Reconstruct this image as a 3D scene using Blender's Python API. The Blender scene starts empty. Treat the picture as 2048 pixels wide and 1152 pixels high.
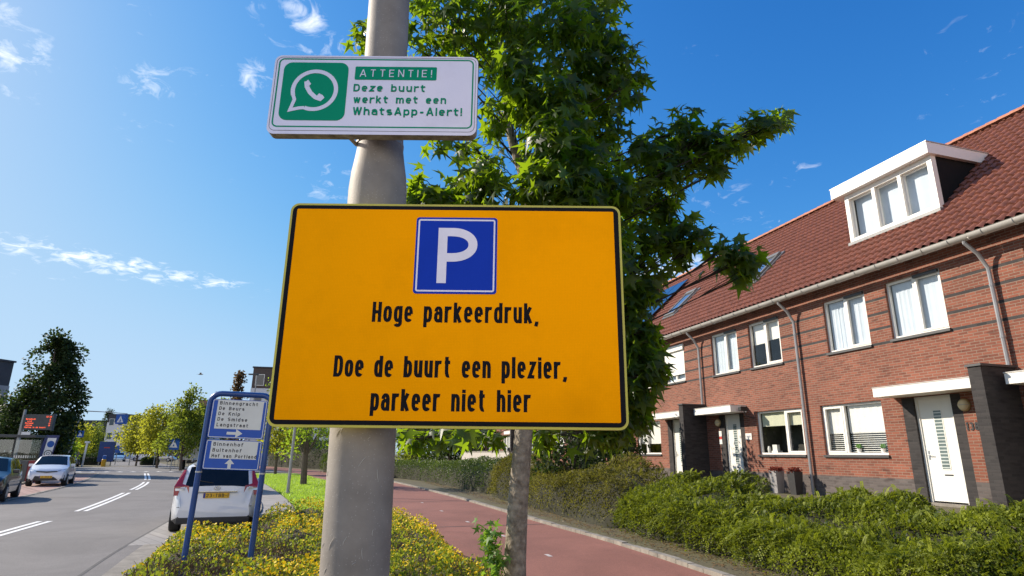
import bpy, bmesh, math, random
import numpy as np
from mathutils import Vector, Matrix, Quaternion
R = math.radians
random.seed(7)
rng = np.random.default_rng(11)
SC = bpy.context.scene
COL = SC.collection

# ------------------------------------------------------------------ camera
EYE, FPX, PITCH, ROLL = 1.72, 1205.0, R(15.46), R(0.57)
cd = bpy.data.cameras.new('camera')
cam = bpy.data.objects.new('camera', cd)
COL.objects.link(cam)
fw = Vector((0, math.cos(PITCH), math.sin(PITCH)))
r0 = Vector((1, 0, 0)); u0 = r0.cross(fw)
CR = r0 * math.cos(ROLL) + u0 * math.sin(ROLL)
CU = -r0 * math.sin(ROLL) + u0 * math.cos(ROLL)
m3 = Matrix((CR, CU, -fw)).transposed()
cam.matrix_world = Matrix.Translation((0, 0, EYE)) @ m3.to_4x4()
cd.sensor_width = 36.0
cd.lens = 36.0 * FPX / 2048.0
cd.clip_start = 0.05
cd.clip_end = 3000
SC.camera = cam


def ray(px, py):
    return fw + CR * ((px - 1024) / FPX) - CU * ((py - 576) / FPX)


def at(px, py, Y):
    d = ray(px, py)
    return Vector((0, 0, EYE)) + d * (Y / d.y)


# ------------------------------------------------------------------ sky and sun
SUN_AZ, SUN_EL = R(-70), R(31)
sdir = Vector((math.cos(SUN_EL) * math.sin(SUN_AZ), math.cos(SUN_EL) * math.cos(SUN_AZ), math.sin(SUN_EL)))
sl = bpy.data.lights.new('sun', 'SUN')
sl.energy = 4.8
sl.angle = R(0.5)
sl.color = (1.0, 0.90, 0.76)
so = bpy.data.objects.new('sun', sl)
so.rotation_euler = sdir.to_track_quat('Z', 'Y').to_euler()
COL.objects.link(so)

world = bpy.data.worlds.new('World')
SC.world = world
world.use_nodes = True
nt = world.node_tree
nt.nodes.clear()


def N(tree, kind, **kw):
    n = tree.nodes.new(kind)
    for k, v in kw.items():
        if k.startswith('i_'):
            key = k[2:]
            n.inputs[int(key) if key.isdigit() else key.replace('_', ' ')].default_value = v
        else:
            setattr(n, k, v)
    return n


def LK(tree, a, b):
    tree.links.new(a, b)


sky = N(nt, 'ShaderNodeTexSky', sky_type='NISHITA', sun_disc=False, sun_elevation=SUN_EL,
        sun_rotation=SUN_AZ, altitude=0.0, air_density=1.0, dust_density=0.6, ozone_density=2.2)
tc = N(nt, 'ShaderNodeTexCoord')
GEN = tc.outputs['Generated']
sep = N(nt, 'ShaderNodeSeparateXYZ')
LK(nt, GEN, sep.inputs[0])


def math_n(tree, op, a, b=None, clamp=False):
    n = N(tree, 'ShaderNodeMath', operation=op, use_clamp=clamp)
    for i, v in enumerate((a, b)):
        if v is None:
            continue
        if isinstance(v, (int, float)):
            n.inputs[i].default_value = v
        else:
            LK(tree, v, n.inputs[i])
    return n.outputs[0]


# the sky's colour, tuned channel by channel to the deep blue of a dry late summer morning
srgb = N(nt, 'ShaderNodeSeparateColor')
LK(nt, sky.outputs[0], srgb.inputs[0])
SKS = 0.15 * 2 ** 0.5


def chan(out, gain, power, top, soft):
    x = math_n(nt, 'MULTIPLY', out, 0.191)
    x = math_n(nt, 'MULTIPLY', math_n(nt, 'POWER', x, power), gain)
    d = math_n(nt, 'POWER', math_n(nt, 'ADD', math_n(nt, 'POWER', math_n(nt, 'DIVIDE', x, top), soft), 1.0), 1.0 / soft)
    return math_n(nt, 'DIVIDE', math_n(nt, 'DIVIDE', x, d), SKS)


skc = N(nt, 'ShaderNodeCombineColor')
LK(nt, chan(srgb.outputs[0], 1.06, 1.95, .54, 2.0), skc.inputs[0])
LK(nt, chan(srgb.outputs[1], .92, 1.21, .76, 2.8), skc.inputs[1])
LK(nt, chan(srgb.outputs[2], 1.20, .96, .97, 4.0), skc.inputs[2])
# wispy fair weather clouds: soft ellipses of sky direction broken up by noise
zz = math_n(nt, 'ADD', math_n(nt, 'MAXIMUM', sep.outputs[2], 0.0), 0.12)
comb = N(nt, 'ShaderNodeCombineXYZ')
LK(nt, math_n(nt, 'DIVIDE', sep.outputs[0], zz), comb.inputs[0])
LK(nt, math_n(nt, 'DIVIDE', sep.outputs[1], zz), comb.inputs[1])
n1 = N(nt, 'ShaderNodeTexNoise', i_Scale=17.0, i_Detail=9.0, i_Roughness=0.62, i_Distortion=0.7)
LK(nt, comb.outputs[0], n1.inputs['Vector'])
cloud_in = None
for (px, py, rx, ry, amt) in [
        (-5, 40, 60, 60, .7), (25, 95, 70, 55, .85), (40, 190, 60, 40, .55), (270, 40, 60, 45, .4), (300, 165, 62, 45, .75), (425, 160, 55, 38, .65),
        (515, 150, 45, 40, .8), (610, 30, 55, 45, .9), (650, 90, 55, 30, .8), (570, 65, 45, 35, .6), (500, 10, 40, 30, .6),
        (300, 250, 65, 45, .45), (-10, 478, 70, 17, .8), (70, 494, 80, 19, .85), (160, 516, 80, 20, .95), (250, 534, 80, 19, .95), (340, 553, 80, 16, .9), (430, 568, 70, 12, .85), (520, 588, 70, 14, .3),
        (660, 360, 60, 60, .6), (525, 300, 40, 14, .6), (470, 372, 40, 14, .35), (90, 545, 90, 20, .4),
        (1425, 115, 70, 50, .42), (1960, 110, 110, 80, .42), (1940, 188, 80, 26, .5), (1600, 340, 60, 28, .55), (1440, 390, 90, 28, .5),
        (1545, 445, 70, 26, .5), (1470, 430, 80, 24, .4), (1360, 545, 120, 45, 1.0), (1870, 240, 80, 20, .35), (1550, 360, 60, 20, .4)]:
    dv = ray(px, py).normalized()
    ex = CR.cross(dv).normalized()      # vertical-ish axis
    ax = dv.cross(ex).normalized()
    ex = ax.cross(dv)
    ca = math.cos((dv).angle(fw))
    sx = FPX / ca / rx
    sy = FPX / ca / ry
    d1 = N(nt, 'ShaderNodeVectorMath', operation='DOT_PRODUCT'); LK(nt, GEN, d1.inputs[0]); d1.inputs[1].default_value = ax * sx
    d2 = N(nt, 'ShaderNodeVectorMath', operation='DOT_PRODUCT'); LK(nt, GEN, d2.inputs[0]); d2.inputs[1].default_value = ex * sy
    d3 = N(nt, 'ShaderNodeVectorMath', operation='DOT_PRODUCT'); LK(nt, GEN, d3.inputs[0]); d3.inputs[1].default_value = dv
    q = math_n(nt, 'ADD', math_n(nt, 'MULTIPLY', d1.outputs['Value'], d1.outputs['Value']), math_n(nt, 'MULTIPLY', d2.outputs['Value'], d2.outputs['Value']))
    g = math_n(nt, 'MULTIPLY', math_n(nt, 'SUBTRACT', 1.0, math_n(nt, 'MULTIPLY', q, 0.5), clamp=True), amt)
    g = math_n(nt, 'MULTIPLY', g, math_n(nt, 'GREATER_THAN', d3.outputs['Value'], 0.0))
    cloud_in = g if cloud_in is None else math_n(nt, 'MAXIMUM', cloud_in, g)
# threshold of the noise drops where the patch is strong
thr = math_n(nt, 'SUBTRACT', 0.72, math_n(nt, 'MULTIPLY', cloud_in, 0.36))
cl = math_n(nt, 'MULTIPLY', math_n(nt, 'SUBTRACT', n1.outputs['Fac'], thr), 3.0, clamp=True)
cl = math_n(nt, 'MULTIPLY', cl, math_n(nt, 'MULTIPLY', cloud_in, 1.1, clamp=True))
mixc = N(nt, 'ShaderNodeMix', data_type='RGBA')
mixc.inputs[7].default_value = (6.3, 6.4, 6.6, 1)
LK(nt, cl, mixc.inputs[0])
LK(nt, skc.outputs[0], mixc.inputs[6])
# unseen bright cloud added behind the photographer as fill light for the shaded signs
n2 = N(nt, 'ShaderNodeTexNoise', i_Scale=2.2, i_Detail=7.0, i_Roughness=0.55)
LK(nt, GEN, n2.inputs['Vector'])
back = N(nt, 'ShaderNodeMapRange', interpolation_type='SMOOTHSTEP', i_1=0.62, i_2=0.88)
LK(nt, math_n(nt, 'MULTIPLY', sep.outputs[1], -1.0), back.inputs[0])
fill_cloud = math_n(nt, 'MULTIPLY', math_n(nt, 'SUBTRACT', n2.outputs['Fac'], 0.30), 6.0, clamp=True)
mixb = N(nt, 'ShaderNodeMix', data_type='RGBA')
LK(nt, math_n(nt, 'MULTIPLY', fill_cloud, back.outputs[0]), mixb.inputs[0])
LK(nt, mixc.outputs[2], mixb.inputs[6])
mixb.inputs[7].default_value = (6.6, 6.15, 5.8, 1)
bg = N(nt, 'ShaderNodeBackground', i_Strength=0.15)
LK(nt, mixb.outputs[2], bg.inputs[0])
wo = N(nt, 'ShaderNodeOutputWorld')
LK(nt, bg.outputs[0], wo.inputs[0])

SC.view_settings.view_transform = 'Standard'
SC.view_settings.look = 'None'
SC.view_settings.gamma = 1.0
SC.view_settings.exposure = 0.5
SC.cycles.max_bounces = 8
SC.cycles.transparent_max_bounces = 12
SC.cycles.use_denoising = True


# ------------------------------------------------------------------ materials
MATS = {}


def mat(name, col, rough=0.6, metal=0.0, var=0.12, scale=6.0, bump=0.0, bscale=40.0, spec=0.5, coat=0.0, emit=None, estr=1.0, col2=None):
    if name in MATS:
        return MATS[name]
    m = bpy.data.materials.new(name)
    m.use_nodes = True
    t = m.node_tree
    b = t.nodes['Principled BSDF']
    b.inputs['Roughness'].default_value = rough
    b.inputs['Metallic'].default_value = metal
    b.inputs['Specular IOR Level'].default_value = spec
    b.inputs['Coat Weight'].default_value = coat
    b.inputs['Coat Roughness'].default_value = 0.05
    tcn = N(t, 'ShaderNodeTexCoord')
    ns = N(t, 'ShaderNodeTexNoise', i_Scale=scale, i_Detail=6.0, i_Roughness=0.6)
    LK(t, tcn.outputs['Object'], ns.inputs['Vector'])
    ramp = N(t, 'ShaderNodeMapRange', i_1=0.3, i_2=0.7, i_3=0.0, i_4=1.0)
    LK(t, ns.outputs['Fac'], ramp.inputs[0])
    mx = N(t, 'ShaderNodeMix', data_type='RGBA')
    c2 = col2 if col2 else tuple(min(1, c * (1 + var)) for c in col)
    c1 = col if col2 else tuple(c * (1 - var) for c in col)
    mx.inputs[6].default_value = (*c1, 1)
    mx.inputs[7].default_value = (*c2, 1)
    LK(t, ramp.outputs[0], mx.inputs[0])
    LK(t, mx.outputs[2], b.inputs['Base Color'])
    if bump:
        nb = N(t, 'ShaderNodeTexNoise', i_Scale=bscale, i_Detail=4.0)
        LK(t, tcn.outputs['Object'], nb.inputs['Vector'])
        bp = N(t, 'ShaderNodeBump', i_Strength=bump, i_Distance=0.02)
        LK(t, nb.outputs['Fac'], bp.inputs['Height'])
        LK(t, bp.outputs[0], b.inputs['Normal'])
    if emit:
        b.inputs['Emission Color'].default_value = (*emit, 1)
        b.inputs['Emission Strength'].default_value = estr
    MATS[name] = m
    return m


def leaf_mat(name, col, trans, col2=None, trans_w=0.45, rough=0.45, gloss=0.5):
    """leaf: reflecting upper side and light shining through; each leaf has a tint of its own"""
    if name in MATS:
        return MATS[name]
    m = bpy.data.materials.new(name)
    m.use_nodes = True
    t = m.node_tree
    b = t.nodes['Principled BSDF']
    out = t.nodes['Material Output']
    a = N(t, 'ShaderNodeAttribute', attribute_name='tint')
    mx = N(t, 'ShaderNodeMix', data_type='RGBA')
    c2 = col2 or tuple(c * 1.7 for c in col)
    mx.inputs[6].default_value = (*col, 1)
    mx.inputs[7].default_value = (*c2, 1)
    LK(t, a.outputs['Fac'], mx.inputs[0])
    LK(t, mx.outputs[2], b.inputs['Base Color'])
    b.inputs['Roughness'].default_value = rough
    b.inputs['Specular IOR Level'].default_value = gloss
    tr = N(t, 'ShaderNodeBsdfTranslucent')
    mt = N(t, 'ShaderNodeMix', data_type='RGBA')
    mt.inputs[6].default_value = (*trans, 1)
    mt.inputs[7].default_value = (*tuple(min(1, c * 1.5) for c in trans), 1)
    LK(t, a.outputs['Fac'], mt.inputs[0])
    LK(t, mt.outputs[2], tr.inputs[0])
    ms = N(t, 'ShaderNodeMixShader', i_0=trans_w)
    LK(t, b.outputs[0], ms.inputs[1])
    LK(t, tr.outputs[0], ms.inputs[2])
    LK(t, ms.outputs[0], out.inputs[0])
    MATS[name] = m
    return m


def glass_mat(name, tint=(0.96, 0.98, 0.98), refl=0.03):
    if name in MATS:
        return MATS[name]
    m = bpy.data.materials.new(name)
    m.use_nodes = True
    t = m.node_tree
    t.nodes.remove(t.nodes['Principled BSDF'])
    out = t.nodes['Material Output']
    tr = N(t, 'ShaderNodeBsdfTransparent'); tr.inputs[0].default_value = (*tint, 1)
    gl = N(t, 'ShaderNodeBsdfGlossy'); gl.inputs['Roughness'].default_value = 0.02
    lw = N(t, 'ShaderNodeFresnel', i_IOR=1.5)
    geo = N(t, 'ShaderNodeNewGeometry')          # a thin pane: same reflectance from both sides
    LK(t, math_n(t, 'SUBTRACT', 1.5, math_n(t, 'MULTIPLY', geo.outputs['Backfacing'], 1.5 - 1 / 1.5)), lw.inputs['IOR'])
    ns = N(t, 'ShaderNodeTexNoise', i_Scale=1.2)
    tcn = N(t, 'ShaderNodeTexCoord'); LK(t, tcn.outputs['Object'], ns.inputs['Vector'])
    bp = N(t, 'ShaderNodeBump', i_Strength=0.02, i_Distance=0.05); LK(t, ns.outputs['Fac'], bp.inputs['Height'])
    LK(t, bp.outputs[0], gl.inputs['Normal'])
    f = math_n(t, 'ADD', lw.outputs[0], refl, clamp=True)
    ms = N(t, 'ShaderNodeMixShader')
    LK(t, f, ms.inputs[0]); LK(t, tr.outputs[0], ms.inputs[1]); LK(t, gl.outputs[0], ms.inputs[2])
    LK(t, ms.outputs[0], out.inputs[0])
    MATS[name] = m
    return m


def brick_mat(name, c1, c2, mortar, bw=0.215, bh=0.0625, dark=None):
    m = bpy.data.materials.new(name)
    m.use_nodes = True
    t = m.node_tree
    b = t.nodes['Principled BSDF']
    b.inputs['Roughness'].default_value = 0.85
    tcn = N(t, 'ShaderNodeTexCoord')
    sp = N(t, 'ShaderNodeSeparateXYZ'); LK(t, tcn.outputs['Object'], sp.inputs[0])
    cb = N(t, 'ShaderNodeCombineXYZ')
    LK(t, math_n(t, 'ADD', sp.outputs[0], sp.outputs[1]), cb.inputs[0]); LK(t, sp.outputs[2], cb.inputs[1])
    br = N(t, 'ShaderNodeTexBrick', offset=0.5, i_Scale=1.0)
    br.inputs['Brick Width'].default_value = bw
    br.inputs['Row Height'].default_value = bh
    br.inputs['Mortar Size'].default_value = 0.0075
    br.inputs['Mortar Smooth'].default_value = 0.2
    br.inputs['Color1'].default_value = (*c1, 1)
    br.inputs['Color2'].default_value = (*c2, 1)
    br.inputs['Mortar'].default_value = (*mortar, 1)
    LK(t, cb.outputs[0], br.inputs['Vector'])
    ns = N(t, 'ShaderNodeTexNoise', i_Scale=0.9, i_Detail=7.0, i_Roughness=0.65)
    LK(t, tcn.outputs['Object'], ns.inputs['Vector'])
    # scattered dark burnt bricks
    sc = N(t, 'ShaderNodeVectorMath', operation='MULTIPLY'); sc.inputs[1].default_value = (1 / bw / 1.0, 1 / bh, 1)
    LK(t, cb.outputs[0], sc.inputs[0])
    n2 = N(t, 'ShaderNodeTexNoise', i_Scale=0.55, i_Detail=1.0); LK(t, sc.outputs[0], n2.inputs['Vector'])
    dk = math_n(t, 'MULTIPLY', math_n(t, 'SUBTRACT', n2.outputs['Fac'], 0.60), 6.0, clamp=True)
    mx = N(t, 'ShaderNodeMix', data_type='RGBA', blend_type='MULTIPLY')
    mx.inputs[7].default_value = (*(dark or (0.55, 0.5, 0.5)), 1)
    LK(t, dk, mx.inputs[0]); LK(t, br.outputs['Color'], mx.inputs[6])
    m2 = N(t, 'ShaderNodeMix', data_type='RGBA', blend_type='MULTIPLY'); m2.inputs[0].default_value = 1
    mr = N(t, 'ShaderNodeMapRange', i_1=0.3, i_2=0.7, i_3=0.82, i_4=1.12); LK(t, ns.outputs['Fac'], mr.inputs[0])
    LK(t, mx.outputs[2], m2.inputs[6]); LK(t, mr.outputs[0], m2.inputs[7])
    LK(t, m2.outputs[2], b.inputs['Base Color'])
    bp = N(t, 'ShaderNodeBump', i_Strength=0.5, i_Distance=0.008, invert=True)
    LK(t, br.outputs['Fac'], bp.inputs['Height']); LK(t, bp.outputs[0], b.inputs['Normal'])
    MATS[name] = m
    return m


# ------------------------------------------------------------------ mesh helpers
class MB:
    def __init__(s):
        s.v = []; s.f = []; s.m = []; s.sm = []

    def add(s, vs, fs, m=0, smooth=False, M=None):
        o = len(s.v)
        if M is not None:
            vs = [M @ Vector(p) for p in vs]
        s.v += [tuple(p) for p in vs]
        for f in fs:
            s.f.append(tuple(i + o for i in f)); s.m.append(m); s.sm.append(smooth)
        return s

    def box(s, x0, x1, y0, y1, z0, z1, m=0, M=None, bev=0.0):
        if bev > 0:
            bm = bmesh.new()
            bmesh.ops.create_cube(bm, size=1.0)
            for v in bm.verts:
                v.co = Vector(((x0 + x1) / 2 + v.co.x * (x1 - x0), (y0 + y1) / 2 + v.co.y * (y1 - y0), (z0 + z1) / 2 + v.co.z * (z1 - z0)))
            bmesh.ops.bevel(bm, geom=bm.edges[:], offset=bev, segments=2, affect='EDGES', profile=0.7)
            bm.verts.index_update()
            s.add([v.co.copy() for v in bm.verts], [[v.index for v in f.verts] for f in bm.faces], m, False, M)
            bm.free()
            return s
        vs = [(x, y, z) for z in (z0, z1) for y in (y0, y1) for x in (x0, x1)]
        return s.add(vs, [(0, 2, 3, 1), (4, 5, 7, 6), (0, 1, 5, 4), (2, 6, 7, 3), (0, 4, 6, 2), (1, 3, 7, 5)], m, False, M)

    def poly(s, pts, m=0, M=None):
        return s.add(pts, [tuple(range(len(pts)))], m, False, M)

    def prism(s, pts2, y0, y1, m=0, M=None, side=None):
        """outline in x,z, thickness along y (y0 in front)"""
        n = len(pts2)
        vs = [(x, y0, z) for x, z in pts2] + [(x, y1, z) for x, z in pts2]
        s.add(vs, [tuple(range(n)), tuple(range(2 * n - 1, n - 1, -1))], m, False, M)
        o = len(s.v) - 2 * n
        for i in range(n):
            j = (i + 1) % n
            s.f.append((o + i, o + n + i, o + n + j, o + j)); s.m.append(m if side is None else side); s.sm.append(False)
        return s

    def tube(s, path, rad, seg=8, m=0, caps=True, M=None):
        P = [Vector(p) for p in path]
        n = len(P)
        rs = rad if isinstance(rad, (list, tuple)) else [rad] * n
        vs = []; fs = []
        up = Vector((0, 0, 1))
        prev = None
        for i, p in enumerate(P):
            t = (P[min(i + 1, n - 1)] - P[max(i - 1, 0)]).normalized()
            if prev is None:
                a = up if abs(t.dot(up)) < .9 else Vector((1, 0, 0))
                x = t.cross(a).normalized()
            else:
                x = (prev - t * prev.dot(t)).normalized()
            prev = x
            y = t.cross(x)
            for k in range(seg):
                an = 2 * math.pi * k / seg
                vs.append(p + (x * math.cos(an) + y * math.sin(an)) * rs[i])
        for i in range(n - 1):
            for k in range(seg):
                k2 = (k + 1) % seg
                fs.append((i * seg + k, i * seg + k2, (i + 1) * seg + k2, (i + 1) * seg + k))
        s.add(vs, fs, m, True, M)
        if caps:
            o = len(s.v) - len(vs)
            s.f.append(tuple(o + k for k in range(seg - 1, -1, -1))); s.m.append(m); s.sm.append(False)
            s.f.append(tuple(o + (n - 1) * seg + k for k in range(seg))); s.m.append(m); s.sm.append(False)
        return s

    def lathe(s, prof, seg=24, m=0, M=None):
        """profile of (radius, z) turned about z"""
        vs = []; fs = []
        for r, z in prof:
            for k in range(seg):
                a = 2 * math.pi * k / seg
                vs.append((r * math.cos(a), r * math.sin(a), z))
        for i in range(len(prof) - 1):
            for k in range(seg):
                k2 = (k + 1) % seg
                fs.append((i * seg + k, i * seg + k2, (i + 1) * seg + k2, (i + 1) * seg + k))
        fs.append(tuple(range(seg - 1, -1, -1)))
        fs.append(tuple((len(prof) - 1) * seg + k for k in range(seg)))
        return s.add(vs, fs, m, True, M)

    def build(s, name, mats, parent=None, sharp=35):
        me = bpy.data.meshes.new(name)
        me.from_pydata(s.v, [], s.f)
        if not isinstance(mats, (list, tuple)):
            mats = [mats]
        for m in mats:
            me.materials.append(m)
        me.polygons.foreach_set('material_index', s.m)
        me.polygons.foreach_set('use_smooth', s.sm)
        me.update()
        if any(s.sm):
            try:
                me.set_sharp_from_angle(angle=R(sharp))
            except Exception:
                pass
        return link(name, me, parent)


def link(name, me, parent=None):
    o = bpy.data.objects.new(name, me)
    COL.objects.link(o)
    if parent is not None:
        o.parent = parent
    return o


def tag(o, label=None, cat=None, group=None, kind=None):
    if label: o['label'] = label
    if cat: o['category'] = cat
    if group: o['group'] = group
    if kind: o['kind'] = kind
    return o


def thing(name, label, cat, loc=(0, 0, 0), rz=0.0, group=None):
    o = bpy.data.objects.new(name, None)
    o.empty_display_size = 0.2
    COL.objects.link(o)
    o.location = loc
    o.rotation_euler = (0, 0, rz)
    return tag(o, label, cat, group)


def copy_tree(o, parent=None):
    c = o.copy()
    COL.objects.link(c)
    c.parent = parent
    for ch in [x for x in COL.objects if x.parent == o]:
        copy_tree(ch, c)
    return c


def np_mesh(name, verts, faces_flat, nper, mats, parent=None, tint=None, midx=None, smooth=False):
    """fast mesh from numpy: faces all have nper corners"""
    me = bpy.data.meshes.new(name)
    nf = len(faces_flat) // nper
    me.vertices.add(len(verts)); me.vertices.foreach_set('co', np.asarray(verts, np.float32).ravel())
    me.loops.add(len(faces_flat)); me.loops.foreach_set('vertex_index', np.asarray(faces_flat, np.int32))
    me.polygons.add(nf)
    me.polygons.foreach_set('loop_start', np.arange(0, nf * nper, nper, dtype=np.int32))
    for m in (mats if isinstance(mats, (list, tuple)) else [mats]):
        me.materials.append(m)
    if midx is not None:
        me.polygons.foreach_set('material_index', np.asarray(midx, np.int32))
    if smooth:
        me.polygons.foreach_set('use_smooth', np.ones(nf, bool))
    me.update(calc_edges=True)
    if tint is not None:
        a = me.attributes.new('tint', 'FLOAT', 'FACE')
        a.data.foreach_set('value', np.asarray(tint, np.float32))
    return link(name, me, parent)


def unit(v):
    return v / np.maximum(np.linalg.norm(v, axis=-1, keepdims=True), 1e-9)


LEAF_STAR = None


def star_outline():
    pts = []
    lobes = [(-150, .42), (-78, .85), (0, 1.0), (78, .85), (150, .42)]
    prev = None
    out = [(0.0, 0.0)]
    # from stem round: lobes as points with notches between
    angs = [-128, -66, 0, 66, 128]
    lens = [.50, .86, 1.0, .86, .50]
    res = []
    for i, (a, l) in enumerate(zip(angs, lens)):
        if i:
            am = (angs[i - 1] + a) / 2
            res.append((.30 * math.sin(R(am)), .30 * math.cos(R(am))))
        res.append((l * math.sin(R(a)), l * math.cos(R(a))))
    return [(0.0, -.12)] + res          # base, then 9 points


STAR = star_outline()
DIAMOND = [(0, 0), (.34, .45), (0, 1.0), (-.34, .45)]
OVAL = [(0, 0), (.28, .25), (.30, .6), (0, 1.0), (-.30, .6), (-.28, .25)]


def leaves(name, P, axis, normal, size, shape, mat_, parent=None, tint=None, curl=0.0):
    """one mesh of many leaves: P points (n,3); axis = stem->tip direction; normal = face direction"""
    P = np.asarray(P); n = len(P)
    axis = unit(axis)
    side = unit(np.cross(axis, normal))
    nor = np.cross(side, axis)
    sh = np.array(shape); k = len(sh)
    size = np.broadcast_to(np.asarray(size, float), (n,))
    V = (P[:, None, :] + size[:, None, None] * (side[:, None, :] * sh[None, :, 0, None] + axis[:, None, :] * sh[None, :, 1, None]
         + nor[:, None, :] * (-curl * (np.abs(sh[None, :, 0, None]) ** 1.0 + 0.5 * sh[None, :, 1, None] ** 2))))
    V = V.reshape(-1, 3)
    if k == 10:       # star: fan of triangles from a middle vertex is avoided: kites from the base
        quads = []
        # base 0, pts 1..9 (tips at 1,3,5,7,9; notches 2,4,6,8)
        tri = [(0, 1, 2), (0, 2, 4), (2, 3, 4), (0, 4, 6), (4, 5, 6), (0, 6, 8), (6, 7, 8), (0, 8, 9)]
        F = np.array(tri)
        F = (np.arange(n)[:, None, None] * k + F[None]).reshape(-1)
        t = None if tint is None else np.repeat(tint, len(tri))
        return np_mesh(name, V, F, 3, mat_, parent, t)
    F = (np.arange(n)[:, None] * k + np.arange(k)[None]).reshape(-1)
    return np_mesh(name, V, F, k, mat_, parent, tint)


def rand_dirs(n):
    v = rng.normal(size=(n, 3))
    return unit(v)


# smooth value noise in numpy for lumpy outlines
_perm = rng.random((64, 64, 64))


def vnoise(p):
    p = np.asarray(p, float)
    i = np.floor(p).astype(int); f = p - i
    f = f * f * (3 - 2 * f)
    r = 0
    for dx in (0, 1):
        for dy in (0, 1):
            for dz in (0, 1):
                w = (f[..., 0] if dx else 1 - f[..., 0]) * (f[..., 1] if dy else 1 - f[..., 1]) * (f[..., 2] if dz else 1 - f[..., 2])
                r = r + w * _perm[(i[..., 0] + dx) % 64, (i[..., 1] + dy) % 64, (i[..., 2] + dz) % 64]
    return r


# ------------------------------------------------------------------ lettering: strokes drawn with a flat nib
def bowl(x0, x1, y0, y1, a0=0, a1=360, n=2.6, k=28):
    cx, cy, rx, ry = (x0 + x1) / 2, (y0 + y1) / 2, (x1 - x0) / 2, (y1 - y0) / 2
    pts = []
    st = max(4, int(abs(a1 - a0) / 360 * k))
    for i in range(st + 1):
        a = R(a0 + (a1 - a0) * i / st)
        c, s_ = math.cos(a), math.sin(a)
        pts.append((cx + rx * math.copysign(abs(c) ** (2 / n), c), cy + ry * math.copysign(abs(s_) ** (2 / n), s_)))
    return pts


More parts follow.
